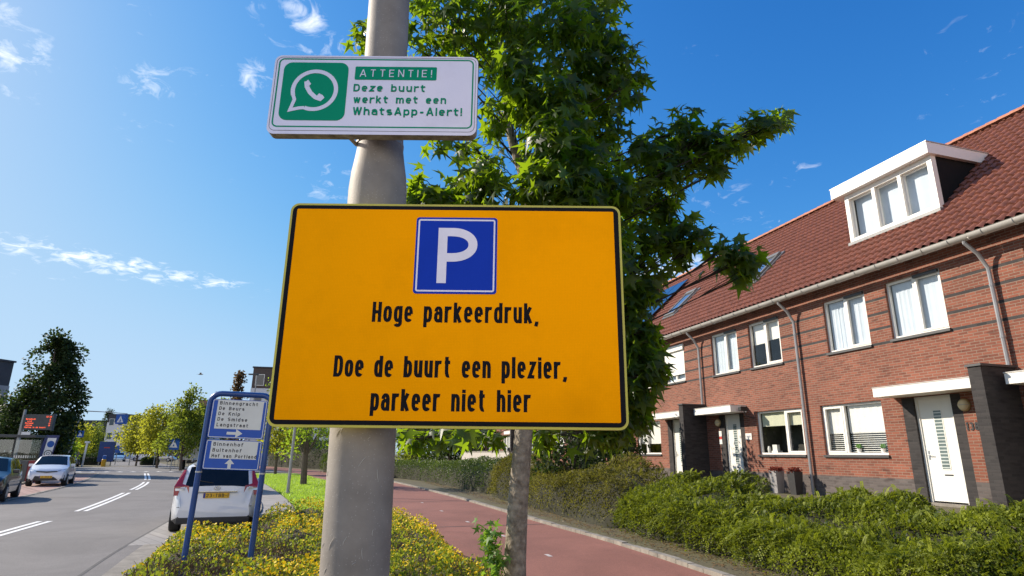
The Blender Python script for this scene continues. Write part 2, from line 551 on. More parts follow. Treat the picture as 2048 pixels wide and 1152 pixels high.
def glyph(ch, t, k, xh):
    """strokes (centre lines, cap height 1) and the width of a letter"""
    h = t / 2; X = xh - h; C = 1 - h; w = .40 * k; W = .46 * k
    b = h; D = -.24
    up = lambda x, y0=0, y1=1: [(x, y0), (x, y1)]
    ring = lambda w_=w, y0=b, y1=X: bowl(0, w_, y0, y1)
    if ch == 'o': return [ring()], w
    if ch == 'e': return [[(0, xh * .5), (w, xh * .5)], bowl(0, w, b, X, 0, 315)], w
    if ch == 'c': return [bowl(0, w, b, X, 45, 315)], w
    if ch == 'a': return [bowl(0, w, xh * .1, X, 160, 0) + [(w, 0)], bowl(0, w, b, xh * .58)], w
    if ch == 'p': return [up(0, D, xh), ring()], w
    if ch == 'b': return [up(0, 0, 1), ring()], w
    if ch == 'd': return [up(w, 0, 1), ring()], w
    if ch == 'g': return [[(w, xh)] + [(w, 0)] + bowl(0, w, D + h, -D - h, 0, -150), ring()], w
    if ch == 'r': return [up(0, 0, xh), bowl(0, w * 1.5, xh * .2, X, 180, 75)], w * .72
    if ch == 'n': return [up(0, 0, xh), bowl(0, w, xh * .2, X, 180, 0) + [(w, 0)]], w
    if ch == 'h': return [up(0, 0, 1), bowl(0, w, xh * .2, X, 180, 0) + [(w, 0)]], w
    if ch == 'm':
        q = w * .8
        return [up(0, 0, xh), bowl(0, q, xh * .2, X, 180, 0) + [(q, 0)], bowl(q, 2 * q, xh * .2, X, 180, 0) + [(2 * q, 0)]], 2 * q
    if ch == 'u': return [up(w, 0, xh), [(0, xh)] + bowl(0, w, b, xh * .8, 180, 360)], w
    if ch == 'k': return [up(0, 0, 1), [(0, xh * .36), (w * .95, xh)], [(w * .32, xh * .55), (w, 0)]], w
    if ch == 't': return [[(w * .25, xh + .18)] + bowl(w * .25, w * 1.1, b, xh * .8, 180, 285), [(-w * .18, X), (w * .95, X)]], w * .80
    if ch == 'l': return [up(0, 0, 1)], 0
    if ch == 'i': return [up(0, 0, xh), up(0, 1 - t * .95, 1)], 0
    if ch == 'z': return [[(0, X), (w, X), (0, b), (w, b)]], w
    if ch == 's': return [bowl(0, w, xh * .5 - .02, X, 40, 270, 2.2) [0:] + bowl(0, w, b, xh * .5 + .02, 90, -140, 2.2)], w
    if ch == 'w': return [[(0, xh), (w * .35, 0)], [(w * .35, 0), (w * .7, xh)], [(w * .7, xh), (w * 1.05, 0)], [(w * 1.05, 0), (w * 1.4, xh)]], w * 1.4
    if ch == 'v': return [[(0, xh), (w * .5, 0)], [(w * .5, 0), (w, xh)]], w
    if ch == 'f': return [[(w * .2, 0)] + bowl(w * .2, w * 1.2, .45, C, 180, 80), [(-w * .1, X), (w * .7, X)]], w * .7
    if ch == ',': return [[(0.03, t * .55), (0.03, .02), (-.02, -.14)]], .05
    if ch == '-': return [[(0, .38), (w * .8, .38)]], w * .8
    if ch == '!': return [up(0, .3, 1), up(0, 0, t)], 0
    if ch == 'H': return [up(0), up(W), [(0, .5), (W, .5)]], W
    if ch == 'D': return [[(0, b), (W * .45, b)] + bowl(-.1 * W, W, b, C, -80, 80) + [(W * .45, C), (0, C)], up(0)], W
    if ch == 'B': return [up(0), [(0, C), (W * .5, C)] + bowl(0, W * .92, .53, C, 80, -80) + [(0, .53)], [(W * .5, .53)] + bowl(0, W, b, .53, 80, -80) + [(0, b)]], W
    if ch == 'K': return [up(0), [(0, .38), (W * .95, 1)], [(W * .35, .6), (W, 0)]], W
    if ch == 'S': return [bowl(0, W, .49, C, 35, 270, 2.2) + bowl(0, W, b, .51, 90, -145, 2.2)], W
    if ch == 'L': return [[(0, 1), (0, b), (W * .9, b)]], W * .9
    if ch == 'P': return [up(0), [(0, C), (W * .4, C)] + bowl(-.1 * W, W, .42, C, 85, -85) + [(0, .42)]], W
    if ch == 'A': return [[(0, 0), (W * .58, 1)], [(W * .58, 1), (W * 1.16, 0)], [(W * .2, .3), (W * .96, .3)]], W * 1.16
    if ch == 'T': return [[(0, C), (W, C)], up(W / 2, 0, C)], W
    if ch == 'E': return [up(0), [(0, C), (W * .9, C)], [(0, .52), (W * .8, .52)], [(0, b), (W * .9, b)]], W * .9
    if ch == 'N': return [up(0), [(0, 1), (W, 0)], up(W)], W
    if ch == 'I': return [up(0)], 0
    if ch == 'W': return [[(0, 1), (W * .38, 0)], [(W * .38, 0), (W * .75, 1)], [(W * .75, 1), (W * 1.12, 0)], [(W * 1.12, 0), (W * 1.5, 1)]], W * 1.5
    if ch == '1': return [[(-.12, .8), (0, C), (0, 0)]], .02
    if ch == '2': return [bowl(0, W, .45, C, 165, -30, 2.2) + [(0, b), (W, b)]], W
    if ch == '3': return [bowl(0, W, .5, C, 150, -90, 2.2), bowl(0, W, b, .5, 90, -150, 2.2)], W
    if ch == '8': return [bowl(0.03, W - .03, .52, C), bowl(0, W, b, .52)], W
    if ch == '0': return [bowl(0, W, b, C)], W
    if ch == '5': return [[(W, C), (0.04, C), (0, .55)] + bowl(0, W, b, .62, 120, -150, 2.2)], W
    if ch == '7': return [[(0, C), (W, C), (W * .3, 0)]], W
    if ch == ':': return [up(0, 0, t), up(0, .5, .5 + t)], 0
    return [], W * .6


def ribbon(mb, pts, t, y, M=None, m=0):
    P = [Vector((p[0], p[1])) for p in pts]
    Q = [P[0]]
    for p in P[1:]:
        if (p - Q[-1]).length > 1e-5:
            Q.append(p)
    P = Q
    n = len(P)
    closed = n > 3 and (P[0] - P[-1]).length < 1e-4
    L = []; Rr = []
    for i in range(n):
        if closed:
            a = P[i] - P[i - 1 if i else n - 2]; b = P[i + 1 if i < n - 1 else 1] - P[i]
        else:
            a = P[i] - P[i - 1] if i else P[1] - P[0]
            b = P[i + 1] - P[i] if i < n - 1 else P[i] - P[i - 1]
        a = a.normalized(); b = b.normalized()
        tn = (a + b)
        if tn.length < 1e-4: tn = a
        tn = tn.normalized()
        nn = Vector((-tn.y, tn.x))
        cs = max(.42, nn.dot(Vector((-a.y, a.x))))
        o = nn * (t / 2 / cs)
        L.append(P[i] + o); Rr.append(P[i] - o)
    vs = [(p.x, y, p.y) for p in L] + [(p.x, y, p.y) for p in Rr]
    fs = [(i, n + i, n + i + 1, i + 1) for i in range(n - 1)]
    mb.add(vs, fs, m, False, M)


def text_width(s, t, k, xh, gap):
    x = 0
    for ch in s:
        st, w = glyph(ch, t, k, xh)
        x += w + t + gap
    return x - gap


def write(mb, s, x0, x1, z, cap, y, t=.17, xh=.8, gap=.12, m=0, M=None, space=None):
    """letters from x0 to x1 on the base line z; the width of the letters is fitted"""
    lo, hi = .3, 4.0
    target = (x1 - x0) / cap
    for _ in range(40):
        k = (lo + hi) / 2
        if text_width(s, t, k, xh, gap * k) > target: hi = k
        else: lo = k
    x = 0; j = 0
    for ch in s:
        st, w = glyph(ch, t, k, xh)
        for pts in st:
            q = [(x0 + (x + t / 2 + px) * cap, z + pz * cap) for px, pz in pts]
            ribbon(mb, q, t * cap, y - (j % 7) * .00012, M, m)
            j += 1
        x += w + t + gap * k
    return k


def rrect(x0, x1, z0, z1, r, k=6):
    pts = []
    for (cx, cz, a0) in ((x1 - r, z1 - r, 0), (x0 + r, z1 - r, 90), (x0 + r, z0 + r, 180), (x1 - r, z0 + r, 270)):
        for i in range(k + 1):
            a = R(a0 + 90 * i / k)
            pts.append((cx + r * math.cos(a), cz + r * math.sin(a)))
    return pts


def rring(mb, x0, x1, z0, z1, r, w, y, m=0, r2=None, M=None, w2=None):
    a = rrect(x0, x1, z0, z1, r); b = rrect(x0 + w, x1 - w, z0 + (w2 or w), z1 - (w2 or w), max(r - w, .0005) if r2 is None else r2)
    n = len(a)
    vs = [(p[0], y, p[1]) for p in a] + [(p[0], y, p[1]) for p in b]
    mb.add(vs, [(i, (i + 1) % n, n + (i + 1) % n, n + i) for i in range(n)], m, False, M)

# ================================================================== GROUND
UX = Vector((math.sin(R(-16.84)), math.cos(R(-16.84)), 0))     # along the terrace, away from the camera
NX = Vector((math.cos(R(-16.84)), -math.sin(R(-16.84)), 0))    # into the houses
FD = 13.23                                                      # distance to the facade line
GZ = 0.72                                                       # the gardens lie higher than the street


def sstep(x):
    x = min(1, max(0, x)); return x * x * (3 - 2 * x)


def gz(d):
    return GZ * sstep((d - 7.0) / 3.2)


g = MB()
us = [-300, -40, -10, 0, 5, 10, 15, 20, 25, 30, 40, 50, 60, 90, 150, 300, 900]
ds = [-700, -120, -40, -10, 0, 4, 6.5, 7, 7.4, 7.8, 8.2, 8.6, 9, 9.4, 9.8, 10.2, 13, 25, 60, 200, 500]
vs = [(UX * a + NX * d) + Vector((0, 0, gz(d))) for a in us for d in ds]
nd = len(ds)
g.add(vs, [(i * nd + j, i * nd + j + 1, (i + 1) * nd + j + 1, (i + 1) * nd + j) for i in range(len(us) - 1) for j in range(nd - 1)], 0, True)
tag(g.build('ground', mat('soil', (.085, .062, .04), .95, col2=(.13, .12, .05), scale=1.3, bump=.6, bscale=14)), kind='structure')


def smooth_line(pts, n=6):
    """Catmull-Rom through the points"""
    P = [Vector((*p, 0)) for p in pts]
    P = [P[0] * 2 - P[1]] + P + [P[-1] * 2 - P[-2]]
    out = []
    for i in range(1, len(P) - 2):
        for k in range(n):
            t = k / n
            a, b, c, d = P[i - 1], P[i], P[i + 1], P[i + 2]
            out.append(.5 * ((2 * b) + (c - a) * t + (2 * a - 5 * b + 4 * c - d) * t * t + (3 * b - a - 3 * c + d) * t ** 3))
    out.append(P[-2])
    return out


def offset_line(L, o):
    """o > 0 shifts to the left of the walking direction"""
    out = []
    for i, p in enumerate(L):
        t = (L[min(i + 1, len(L) - 1)] - L[max(i - 1, 0)]).normalized()
        out.append(p + Vector((-t.y, t.x, 0)) * o)
    return out


def strip(mb, L, a, b, z, m=0):
    A = offset_line(L, a); B = offset_line(L, b)
    vs = [(p.x, p.y, z) for p in A] + [(p.x, p.y, z) for p in B]
    n = len(A)
    mb.add(vs, [(n + i, n + i + 1, i + 1, i) for i in range(n - 1)], m)


def kerb_mesh(mb, L, o, w, h, seg=1.0, gap=.012, z=0.0):
    """kerb stones laid end to end along a line"""
    A = offset_line(L, o); B = offset_line(L, o + w)
    for i in range(len(A) - 1):
        n = max(1, int(round((A[i + 1] - A[i]).length / seg)))
        for k in range(n):
            t0 = k / n; t1 = (k + 1) / n - gap / max(.05, (A[i + 1] - A[i]).length)
            a0 = A[i].lerp(A[i + 1], t0); a1 = A[i].lerp(A[i + 1], t1)
            b0 = B[i].lerp(B[i + 1], t0); b1 = B[i].lerp(B[i + 1], t1)
            jz = z + h + rng.normal() * .004
            vs = [(*p.xy, z - .02) for p in (a0, a1, b1, b0)] + [(*p.xy, jz) for p in (a0, a1, b1, b0)]
            mb.add(vs, [(4, 5, 6, 7), (0, 1, 5, 4), (1, 2, 6, 5), (2, 3, 7, 6), (3, 0, 4, 7), (3, 2, 1, 0)])


ROAD = smooth_line([(-1.5, -16), (-4.6, -4), (-7.5, 5), (-9.6, 10.5), (-11.35, 15.4), (-12.6, 18.9), (-16.25, 27), (-20.9, 36.4), (-29, 50.3), (-42, 72), (-60, 100), (-97, 160), (-160, 250), (-300, 420)])
PATH = smooth_line([(6.6, -3), (5.1, 2.5), (3.9, 6.4), (2.94, 9.95), (2.4, 11.95), (1.76, 14.02), (1.19, 15.6), (0, 19.1), (-1.72, 24.3), (-3.27, 28.6), (-7.1, 38.5), (-11, 47), (-17, 58.7), (-28, 75), (-40, 90)])


def asphalt(name, col, col2, rough=.85):
    m = bpy.data.materials.new(name); m.use_nodes = True
    t = m.node_tree; b = t.nodes['Principled BSDF']
    b.inputs['Roughness'].default_value = rough
    tcn = N(t, 'ShaderNodeTexCoord')
    big = N(t, 'ShaderNodeTexNoise', i_Scale=.45, i_Detail=8.0, i_Roughness=.68, i_Distortion=.6); LK(t, tcn.outputs['Object'], big.inputs['Vector'])
    fine = N(t, 'ShaderNodeTexNoise', i_Scale=120.0, i_Detail=2.0); LK(t, tcn.outputs['Object'], fine.inputs['Vector'])
    mx = N(t, 'ShaderNodeMix', data_type='RGBA'); mx.inputs[6].default_value = (*col, 1); mx.inputs[7].default_value = (*col2, 1)
    r = N(t, 'ShaderNodeMapRange', i_1=.35, i_2=.65); LK(t, big.outputs['Fac'], r.inputs[0]); LK(t, r.outputs[0], mx.inputs[0])
    m2 = N(t, 'ShaderNodeMix', data_type='RGBA', blend_type='MULTIPLY'); m2.inputs[0].default_value = 1
    r2 = N(t, 'ShaderNodeMapRange', i_1=.3, i_2=.7, i_3=.66, i_4=1.34); LK(t, fine.outputs['Fac'], r2.inputs[0])
    LK(t, mx.outputs[2], m2.inputs[6]); LK(t, r2.outputs[0], m2.inputs[7]); LK(t, m2.outputs[2], b.inputs['Base Color'])
    bp = N(t, 'ShaderNodeBump', i_Strength=.35, i_Distance=.004); LK(t, fine.outputs['Fac'], bp.inputs['Height']); LK(t, bp.outputs[0], b.inputs['Normal'])
    return m


ASPH = asphalt('asphalt', (.135, .122, .114), (.19, .172, .16))
REDASPH = asphalt('red asphalt', (.205, .080, .054), (.28, .112, .078))
PAVE = brick_mat('grey pavers', (.28, .26, .24), (.34, .31, .28), (.14, .13, .12), .3, .3)
REDPAVE = brick_mat('red pavers', (.30, .17, .14), (.38, .23, .19), (.2, .14, .12), .21, .105)
BLUEPAVE = brick_mat('dark pavers', (.13, .13, .145), (.19, .18, .19), (.1, .1, .1), .21, .105)
KERBM = mat('kerb concrete', (.25, .222, .185), .9, var=.30, scale=3, bump=.4, bscale=30)
WHITEP = mat('road paint', (.78, .76, .72), .7, var=.10, scale=8)

m = MB(); strip(m, ROAD, 3.15, -3.15, .006); tag(m.build('road', ASPH), kind='structure')
m = MB(); strip(m, PATH, 3.55, 0, .02); tag(m.build('bike_path', REDASPH), kind='structure')
m = MB(); kerb_mesh(m, PATH[:62], -.13, .13, .085, 1.0); kerb_mesh(m, PATH[:66], 3.55, .07, .04, 1.0); tag(m.build('kerb', KERBM), kind='structure')
# verge of soil and dry leaves between the path's kerb and the hedges is the ground itself
# centre line and other paint
m = MB()


def along(L, s0, s1):
    """part of a line between two distances along it"""
    out = []; d = 0
    for i in range(len(L) - 1):
        l = (L[i + 1] - L[i]).length
        for tt in (s0, s1):
            pass
        if d + l >= s0 and d <= s1:
            a = max(0, (s0 - d) / l); b = min(1, (s1 - d) / l)
            if not out: out.append(L[i].lerp(L[i + 1], a))
            out.append(L[i].lerp(L[i + 1], b))
        d += l
    return out


def arc_of_y(L, y):
    d = 0
    for i in range(len(L) - 1):
        l = (L[i + 1] - L[i]).length
        if L[i].y <= y <= L[i + 1].y:
            return d + l * (y - L[i].y) / (L[i + 1].y - L[i].y)
        d += l
    return d


for y0, y1 in ((-6, -2.2), (2.4, 6.8), (9.8, 16.05), (18.7, 26.9), (29.0, 36.3), (39.0, 50.0)):
    seg = along(ROAD, arc_of_y(ROAD, y0), arc_of_y(ROAD, y1))
    strip(m, seg, .17, .05, .011); strip(m, seg, -.05, -.17, .011)
tag(m.build('road_marking', WHITEP), kind='structure')
m = MB()
for y0 in (9.7, 11.8, 14.5, 17.2, 20.2, 23.4):
    seg = along(PATH, arc_of_y(PATH, y0), arc_of_y(PATH, y0 + .26)); strip(m, seg, 1.83, 1.75, .025)
tag(m.build('path_marking', mat('worn path paint', (.50, .44, .41), .8, var=.25, scale=20)), kind='structure')

m = MB(); strip(m, along(ROAD, 0, arc_of_y(ROAD, 50)), -2.82, -2.87, .0095); strip(m, along(ROAD, 0, arc_of_y(ROAD, 50)), 3.10, 3.04, .0095)
for y0 in (24.6, 33.0, 41.5): strip(m, along(ROAD, arc_of_y(ROAD, y0), arc_of_y(ROAD, y0 + .05)), 3.0, -3.0, .0098)
tag(m.build('road_seam', mat('tar', (.085, .078, .072), .8, var=.3)), kind='structure')
m = MB()
for y0 in (16.4, 24.0): strip(m, along(PATH, arc_of_y(PATH, y0), arc_of_y(PATH, y0 + .05)), 3.5, .02, .0245)
tag(m.build('path_seam', MATS['tar']), kind='structure')  # thin dark lines laid across the bike path
# raised crossing of dark pavers with a row of white give way teeth
CROSS = along(ROAD, arc_of_y(ROAD, 51), arc_of_y(ROAD, 70))
m = MB(); strip(m, CROSS, 9, -12, .010); tag(m.build('crossing', BLUEPAVE), kind='structure')
m = MB()
c0 = along(ROAD, arc_of_y(ROAD, 53.5), arc_of_y(ROAD, 55))
t0 = (c0[-1] - c0[0]).normalized(); s0 = Vector((-t0.y, t0.x, 0))
for k in range(-9, 12):
    p = c0[0] + s0 * (k * .95)
    m.poly([(*(p - s0 * .28).xy, .016), (*(p + s0 * .28).xy, .016), (*(p + t0 * 1.3).xy, .016)])
tag(m.build('crossing_marking', WHITEP), kind='structure')

# parking bays either side, the footpath beside the parked cars, lawns
BAYL = along(ROAD, arc_of_y(ROAD, 9), arc_of_y(ROAD, 50))
m = MB(); strip(m, BAYL, 5.4, 3.30, .008); tag(m.build('parking_bay', REDPAVE), kind='structure')
BAYR = along(ROAD, arc_of_y(ROAD, 11.2), arc_of_y(ROAD, 52))
m = MB(); strip(m, BAYR, -2.85, -4.78, .008); tag(m.build('parking_strip', PAVE), kind='structure')
m = MB(); strip(m, along(ROAD, 0, arc_of_y(ROAD, 11.2)), -3.15, -3.55, .02); kerb_mesh(m, along(ROAD, 0, arc_of_y(ROAD, 52)), 3.30, -.14, .02); tag(m.build('gutter_strip', KERBM), kind='structure')
WALKL = along(ROAD, arc_of_y(ROAD, 9), arc_of_y(ROAD, 51))
m = MB(); strip(m, WALKL, 8.6, 5.5, .03); tag(m.build('pavement', PAVE), kind='structure')
m = MB(); kerb_mesh(m, WALKL, 5.42, .12, .10); tag(m.build('pavement_kerb', KERBM), kind='structure')
WALKR = along(ROAD, arc_of_y(ROAD, 15.5), arc_of_y(ROAD, 50))
m = MB(); strip(m, WALKR, -4.92, -5.85, .04); tag(m.build('footpath', PAVE), kind='structure')
m = MB(); kerb_mesh(m, WALKR, -4.79, -.12, .08); tag(m.build('footpath_kerb', KERBM), kind='structure')

# lawn between the footpath and the bike path
LA = [p for p in offset_line(WALKR, -5.88) if p.y > 17.5]
LB = [p for p in offset_line(PATH, 3.65) if p.y > 14]


def lb_x(y):
    for i in range(len(LB) - 1):
        if LB[i].y <= y <= LB[i + 1].y:
            return LB[i].x + (LB[i + 1].x - LB[i].x) * (y - LB[i].y) / (LB[i + 1].y - LB[i].y)
    return LB[-1].x


m = MB()
vs = []
for p in LA:
    vs += [(p.x, p.y, .035), (max(p.x + .02, lb_x(p.y)), p.y, .035)]
m.add(vs, [(2 * i, 2 * i + 1, 2 * i + 3, 2 * i + 2) for i in range(len(LA) - 1)])
GRASSM = mat('grass base', (.16, .24, .028), .9, col2=(.25, .34, .045), scale=2.2, bump=.5, bscale=40)
tag(m.build('lawn', GRASSM), kind='structure')
n = 26000
ya = 17.8 + 32 * rng.random(n) ** 1.3
xa = np.array([LA[0].x] * n)
la_y = np.array([p.y for p in LA]); la_x = np.array([p.x for p in LA]); lb_y = np.array([p.y for p in LB]); lbx = np.array([p.x for p in LB])
x0 = np.interp(ya, la_y, la_x); x1 = np.maximum(x0 + .02, np.interp(ya, lb_y, lbx))
P = np.stack([x0 + (x1 - x0) * rng.random(n), ya, np.full(n, .035)], 1)
ax = unit(np.stack([rng.normal(0, .5, n), rng.normal(0, .5, n), np.ones(n)], 1))
o = leaves('grass', P, ax, rand_dirs(n), rng.uniform(.05, .12, n), [(-.12, 0), (.12, 0), (0, 1)], leaf_mat('grass blade', (.18, .28, .03), (.42, .60, .05), (.30, .42, .05)), None, rng.random(n))
tag(o, 'bright green lawn between the paved footpath and the red bike path', 'grass', kind='stuff')

# ================================================================== HOUSES
BRICK = brick_mat('orange red brick', (.165, .048, .026), (.275, .084, .046), (.25, .175, .128))
DBRICK = brick_mat('dark brick', (.026, .022, .022), (.050, .042, .040), (.040, .036, .034))
GBRICK = brick_mat('grey plinth brick', (.085, .068, .062), (.135, .108, .098), (.12, .105, .095))
TILE = mat('roof tile', (.140, .048, .029), .75, col2=(.265, .090, .054), scale=5.0, bump=.3, bscale=25)
WHITE = mat('white frame paint', (.80, .77, .70), .4, var=.03, scale=3)
CREAM = mat('white panel', (.82, .78, .71), .5, var=.05, scale=1.5)
ZINC = mat('zinc gutter', (.48, .45, .41), .45, .25, var=.10, scale=3)
ZINCP = mat('zinc pipe', (.36, .345, .34), .38, .35, var=.12, scale=3)
SILL = mat('dark sill', (.06, .058, .058), .5, var=.15)
CURT = mat('white net curtain', (.62, .67, .73), .9, var=.06, scale=2)
BLIND = mat('cream blind', (.62, .60, .44), .9, var=.04)
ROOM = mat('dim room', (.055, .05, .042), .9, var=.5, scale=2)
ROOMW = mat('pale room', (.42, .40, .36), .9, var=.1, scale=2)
GLASS = glass_mat('window glass', refl=.03)
BLACK = mat('black plastic', (.015, .015, .016), .5, var=.2)
ORANGE_LAMP = mat('lamp glass', (.75, .62, .38), .25, var=.05)
CHEEK = mat('black dormer cladding', (.007, .007, .007), .7, var=.2, spec=.2)
SOLAR = mat('solar cell', (.012, .02, .05), .12, var=.3, scale=30, coat=.6)
RIDGE = mat('ridge tile', (.42, .17, .10), .8, var=.25, scale=6)
LEAD = mat('lead flashing', (.17, .17, .17), .5, .3, var=.15)
RED = mat('red paint', (.5, .05, .04), .5)


def fac_wall(mb, xs, zs, cell, y=0.0, flip=False):
    """front wall built of rectangles so that openings and bands meet edge to edge"""
    for i in range(len(xs) - 1):
        for j in range(len(zs) - 1):
            c = cell((xs[i] + xs[i + 1]) / 2, (zs[j] + zs[j + 1]) / 2)
            if c is None: continue
            mb.add([(xs[i], y, zs[j]), (xs[i + 1], y, zs[j]), (xs[i + 1], y, zs[j + 1]), (xs[i], y, zs[j + 1])], [(0, 1, 2, 3)], c)


def make_window(par, name, x0, x1, z0, z1, split, kind, sill=True):
    """frame set back in the wall, two lights, glass, sill and what hangs behind the glass"""
    y = .07
    f = MB()
    t = .055
    f.box(x0, x1, y, y + .07, z1 - t, z1); f.box(x0, x1, y, y + .07, z0, z0 + t)
    f.box(x0, x0 + t, y, y + .07, z0 + t, z1 - t); f.box(x1 - t, x1, y, y + .07, z0 + t, z1 - t)
    xs = x0 + (x1 - x0) * split
    f.box(xs - t * .6, xs + t * .6, y - .004, y + .07, z0 + t, z1 - t)
    # opening sash in one light, standing a little proud
    a, b = (xs + t * .6, x1 - t) if split > .45 else (x0 + t, xs - t * .6)
    s_ = .05
    f.box(a, b, y - .012, y + .05, z1 - t - s_, z1 - t); f.box(a, b, y - .012, y + .05, z0 + t, z0 + t + s_)
    f.box(a, a + s_, y - .012, y + .05, z0 + t + s_, z1 - t - s_); f.box(b - s_, b, y - .012, y + .05, z0 + t + s_, z1 - t - s_)
    fr = f.build(name, WHITE, par)
    p = MB(); p.poly([(x0 + t, y + .045, z0 + t), (x1 - t, y + .045, z0 + t), (x1 - t, y + .045, z1 - t), (x0 + t, y + .045, z1 - t)])
    p.build('pane', GLASS, fr)
    zi0, zi1 = z0 + t, z1 - t
    r = MB()
    r.add([(x0, .9, z0), (x1, .9, z0), (x1, .9, z1), (x0, .9, z1), (x0, y + .075, z0), (x1, y + .075, z0), (x1, y + .075, z1), (x0, y + .075, z1)],
          [(0, 1, 2, 3), (4, 0, 3, 7), (5, 6, 2, 1), (3, 2, 6, 7), (4, 5, 1, 0)])
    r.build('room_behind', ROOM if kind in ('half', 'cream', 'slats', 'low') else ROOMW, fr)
    c = MB()
    yc = y + .11

    def cloth(xa, xb, za, zb, wav=.007):
        nseg = 30
        ph, fr1, am = rng.uniform(0, 6), rng.uniform(.5, 1.3), rng.uniform(.4, 1.2)
        vs = []
        for i in range(nseg + 1):
            xx = xa + (xb - xa) * i / nseg
            yy = yc + wav * am * (math.sin(i * fr1 + ph) + .6 * math.sin(i * fr1 * 2.7 + ph * 2))
            vs += [(xx, yy, za), (xx, yy, zb)]
        c.add(vs, [(2 * i, 2 * i + 2, 2 * i + 3, 2 * i + 1) for i in range(nseg)], 0, True)
    if kind == 'curtain':
        gapx = (x1 - x0) * .03
        cloth(x0 + t, xs - gapx, zi0, zi1); cloth(xs + gapx * .4, x1 - t, zi0, zi1)
        c.build('curtain', CURT, fr)
    elif kind == 'half':
        zb = zi0 + (zi1 - zi0) * .52
        cloth(x0 + t, xs - .02, zb, zi1, .003); cloth(xs + .02, x1 - t, zb + .05, zi1, .003)
        c.build('blind', BLIND if False else CREAM, fr)
    elif kind == 'cream':
        zb = zi0 + (zi1 - zi0) * .66
        cloth(x0 + t, x1 - t, zb, zi1, .003)
        c.build('blind', BLIND, fr)
        k = MB()
        k.box(x0 + .35, x0 + .62, yc, yc + .18, zi0, zi0 + .06); k.box(x0 + .38, x0 + .58, yc + .02, yc + .12, zi0 + .06, zi0 + .24)
        k.lathe([(.04, zi0), (.055, zi0 + .12), (.03, zi0 + .2)], 10, 0, Matrix.Translation((x0 + .18, yc + .06, 0)))
        k.build('windowsill_ornament', CREAM, fr)
    elif kind == 'slats':
        zb = zi0 + (zi1 - zi0) * .42
        cloth(x0 + t, xs - .04, zb, zi1, .006); cloth(xs + .04, x1 - t, zb, zi1, .006)
        k = zi0 + .02
        while k < zb:
            c.box(x0 + t, xs - .05, yc, yc + .035, k, k + .016); c.box(xs + .05, x1 - t, yc, yc + .035, k, k + .016)
            k += .052
        c.build('slatted_blind', CREAM, fr)
        for xx in (xs + .3, x1 - .25):
            k = MB()
            k.lathe([(.045, zi0), (.06, zi0 + .1)], 10, 0, Matrix.Translation((xx, yc - .05, 0)))
            for q in range(24):
                a = rng.uniform(0, 6.28); e = rng.uniform(.3, 1.2)
                d = Vector((math.cos(a) * math.cos(e), math.sin(a) * math.cos(e) * .4, math.sin(e))) * .14
                b0 = Vector((xx, yc - .05, zi0 + .1))
                k.add([b0, b0 + d * .6 + Vector((.02, 0, 0)), b0 + d, b0 + d * .6 - Vector((.02, 0, 0))], [(0, 1, 2, 3)], 1)
            k.build('potted_plant', [CREAM, mat('house plant', (.10, .22, .04), .6)], fr)
    elif kind == 'shutter':
        k = zi0 + .22
        c2 = MB()
        while k < z1 - .16:
            c2.box(x0 + .03, x1 - .03, y - .055, y - .045, k, k + .048); k += .05
        c2.box(x0 - .01, x1 + .01, y - .13, y - .02, z1 - .2, z1 + .01)
        c2.build('roller_shutter', WHITE, fr)
        cloth(x0 + t, x1 - t, zi0, zi0 + .3); c.build('curtain', CURT, fr)
    elif kind == 'low':
        zb = zi0 + (zi1 - zi0) * .3
        cloth(x0 + t, x1 - t, zb, zi1, .004); c.build('blind', CREAM, fr)
    if kind in ('curtain', 'half'):
        s3 = MB(); s3.box(a + .01, b - .01, y - .075, y - .014, z1 - .075, z1 - .012, 0, None, .008); s3.build('screen_box', SILL, fr)
    if sill:
        s2 = MB(); s2.box(x0 - .03, x1 + .03, -.05, .075, z0 - .065, z0 - .004); s2.build('sill', SILL, fr)
    return fr


def reveal(mb, x0, x1, z0, z1, m, y1=.14):
    mb.add([(x0, 0, z0), (x0, y1, z0), (x0, y1, z1), (x0, 0, z1)], [(0, 1, 2, 3)], m)
    mb.add([(x1, 0, z0), (x1, y1, z0), (x1, y1, z1), (x1, 0, z1)], [(3, 2, 1, 0)], m)
    mb.add([(x0, 0, z1), (x0, y1, z1), (x1, y1, z1), (x1, 0, z1)], [(0, 1, 2, 3)], m)
    mb.add([(x0, 0, z0), (x0, y1, z0), (x1, y1, z0), (x1, 0, z0)], [(3, 2, 1, 0)], m)


EZ, EO = 6.42 - GZ, .35           # eave height over garden level, and how far it stands out
RZ = 11.15 - GZ
SL = R(43)


def roof_tiles(mb, x0, x1, w=.205, course=.33, length=6.86):
    """rolled tiles laid in courses, as one sheet of waves and steps"""
    nc = int(round((x1 - x0) / w)); w = (x1 - x0) / nc
    wave = [(0, 0), (.16, .004), (.34, .036), (.54, .066), (.74, .058), (.9, .020)]
    xs = [(x0 + (c + a) * w, h) for c in range(nc) for a, h in wave] + [(x1, 0)]
    nr = int(length / course)
    rows = []
    for r_ in range(nr + 1):
        s0 = r_ * course; s1 = min(length, (r_ + 1) * course)
        rows.append((s0, .070)); rows.append((s1 - .004, .018))
    d = Vector((0, math.cos(SL), math.sin(SL))); nn = Vector((0, -math.sin(SL), math.cos(SL)))
    base = Vector((0, -EO, EZ)) - nn * .07
    vs = []
    for (s_, lift) in rows:
        for (x, h) in xs:
            vs.append(base + d * s_ + nn * (lift + h) + Vector((x, 0, 0)))
    nx = len(xs)
    fs = [(i * nx + j, i * nx + j + 1, (i + 1) * nx + j + 1, (i + 1) * nx + j) for i in range(len(rows) - 1) for j in range(nx - 1)]
    mb.add(vs, fs, 0, True)


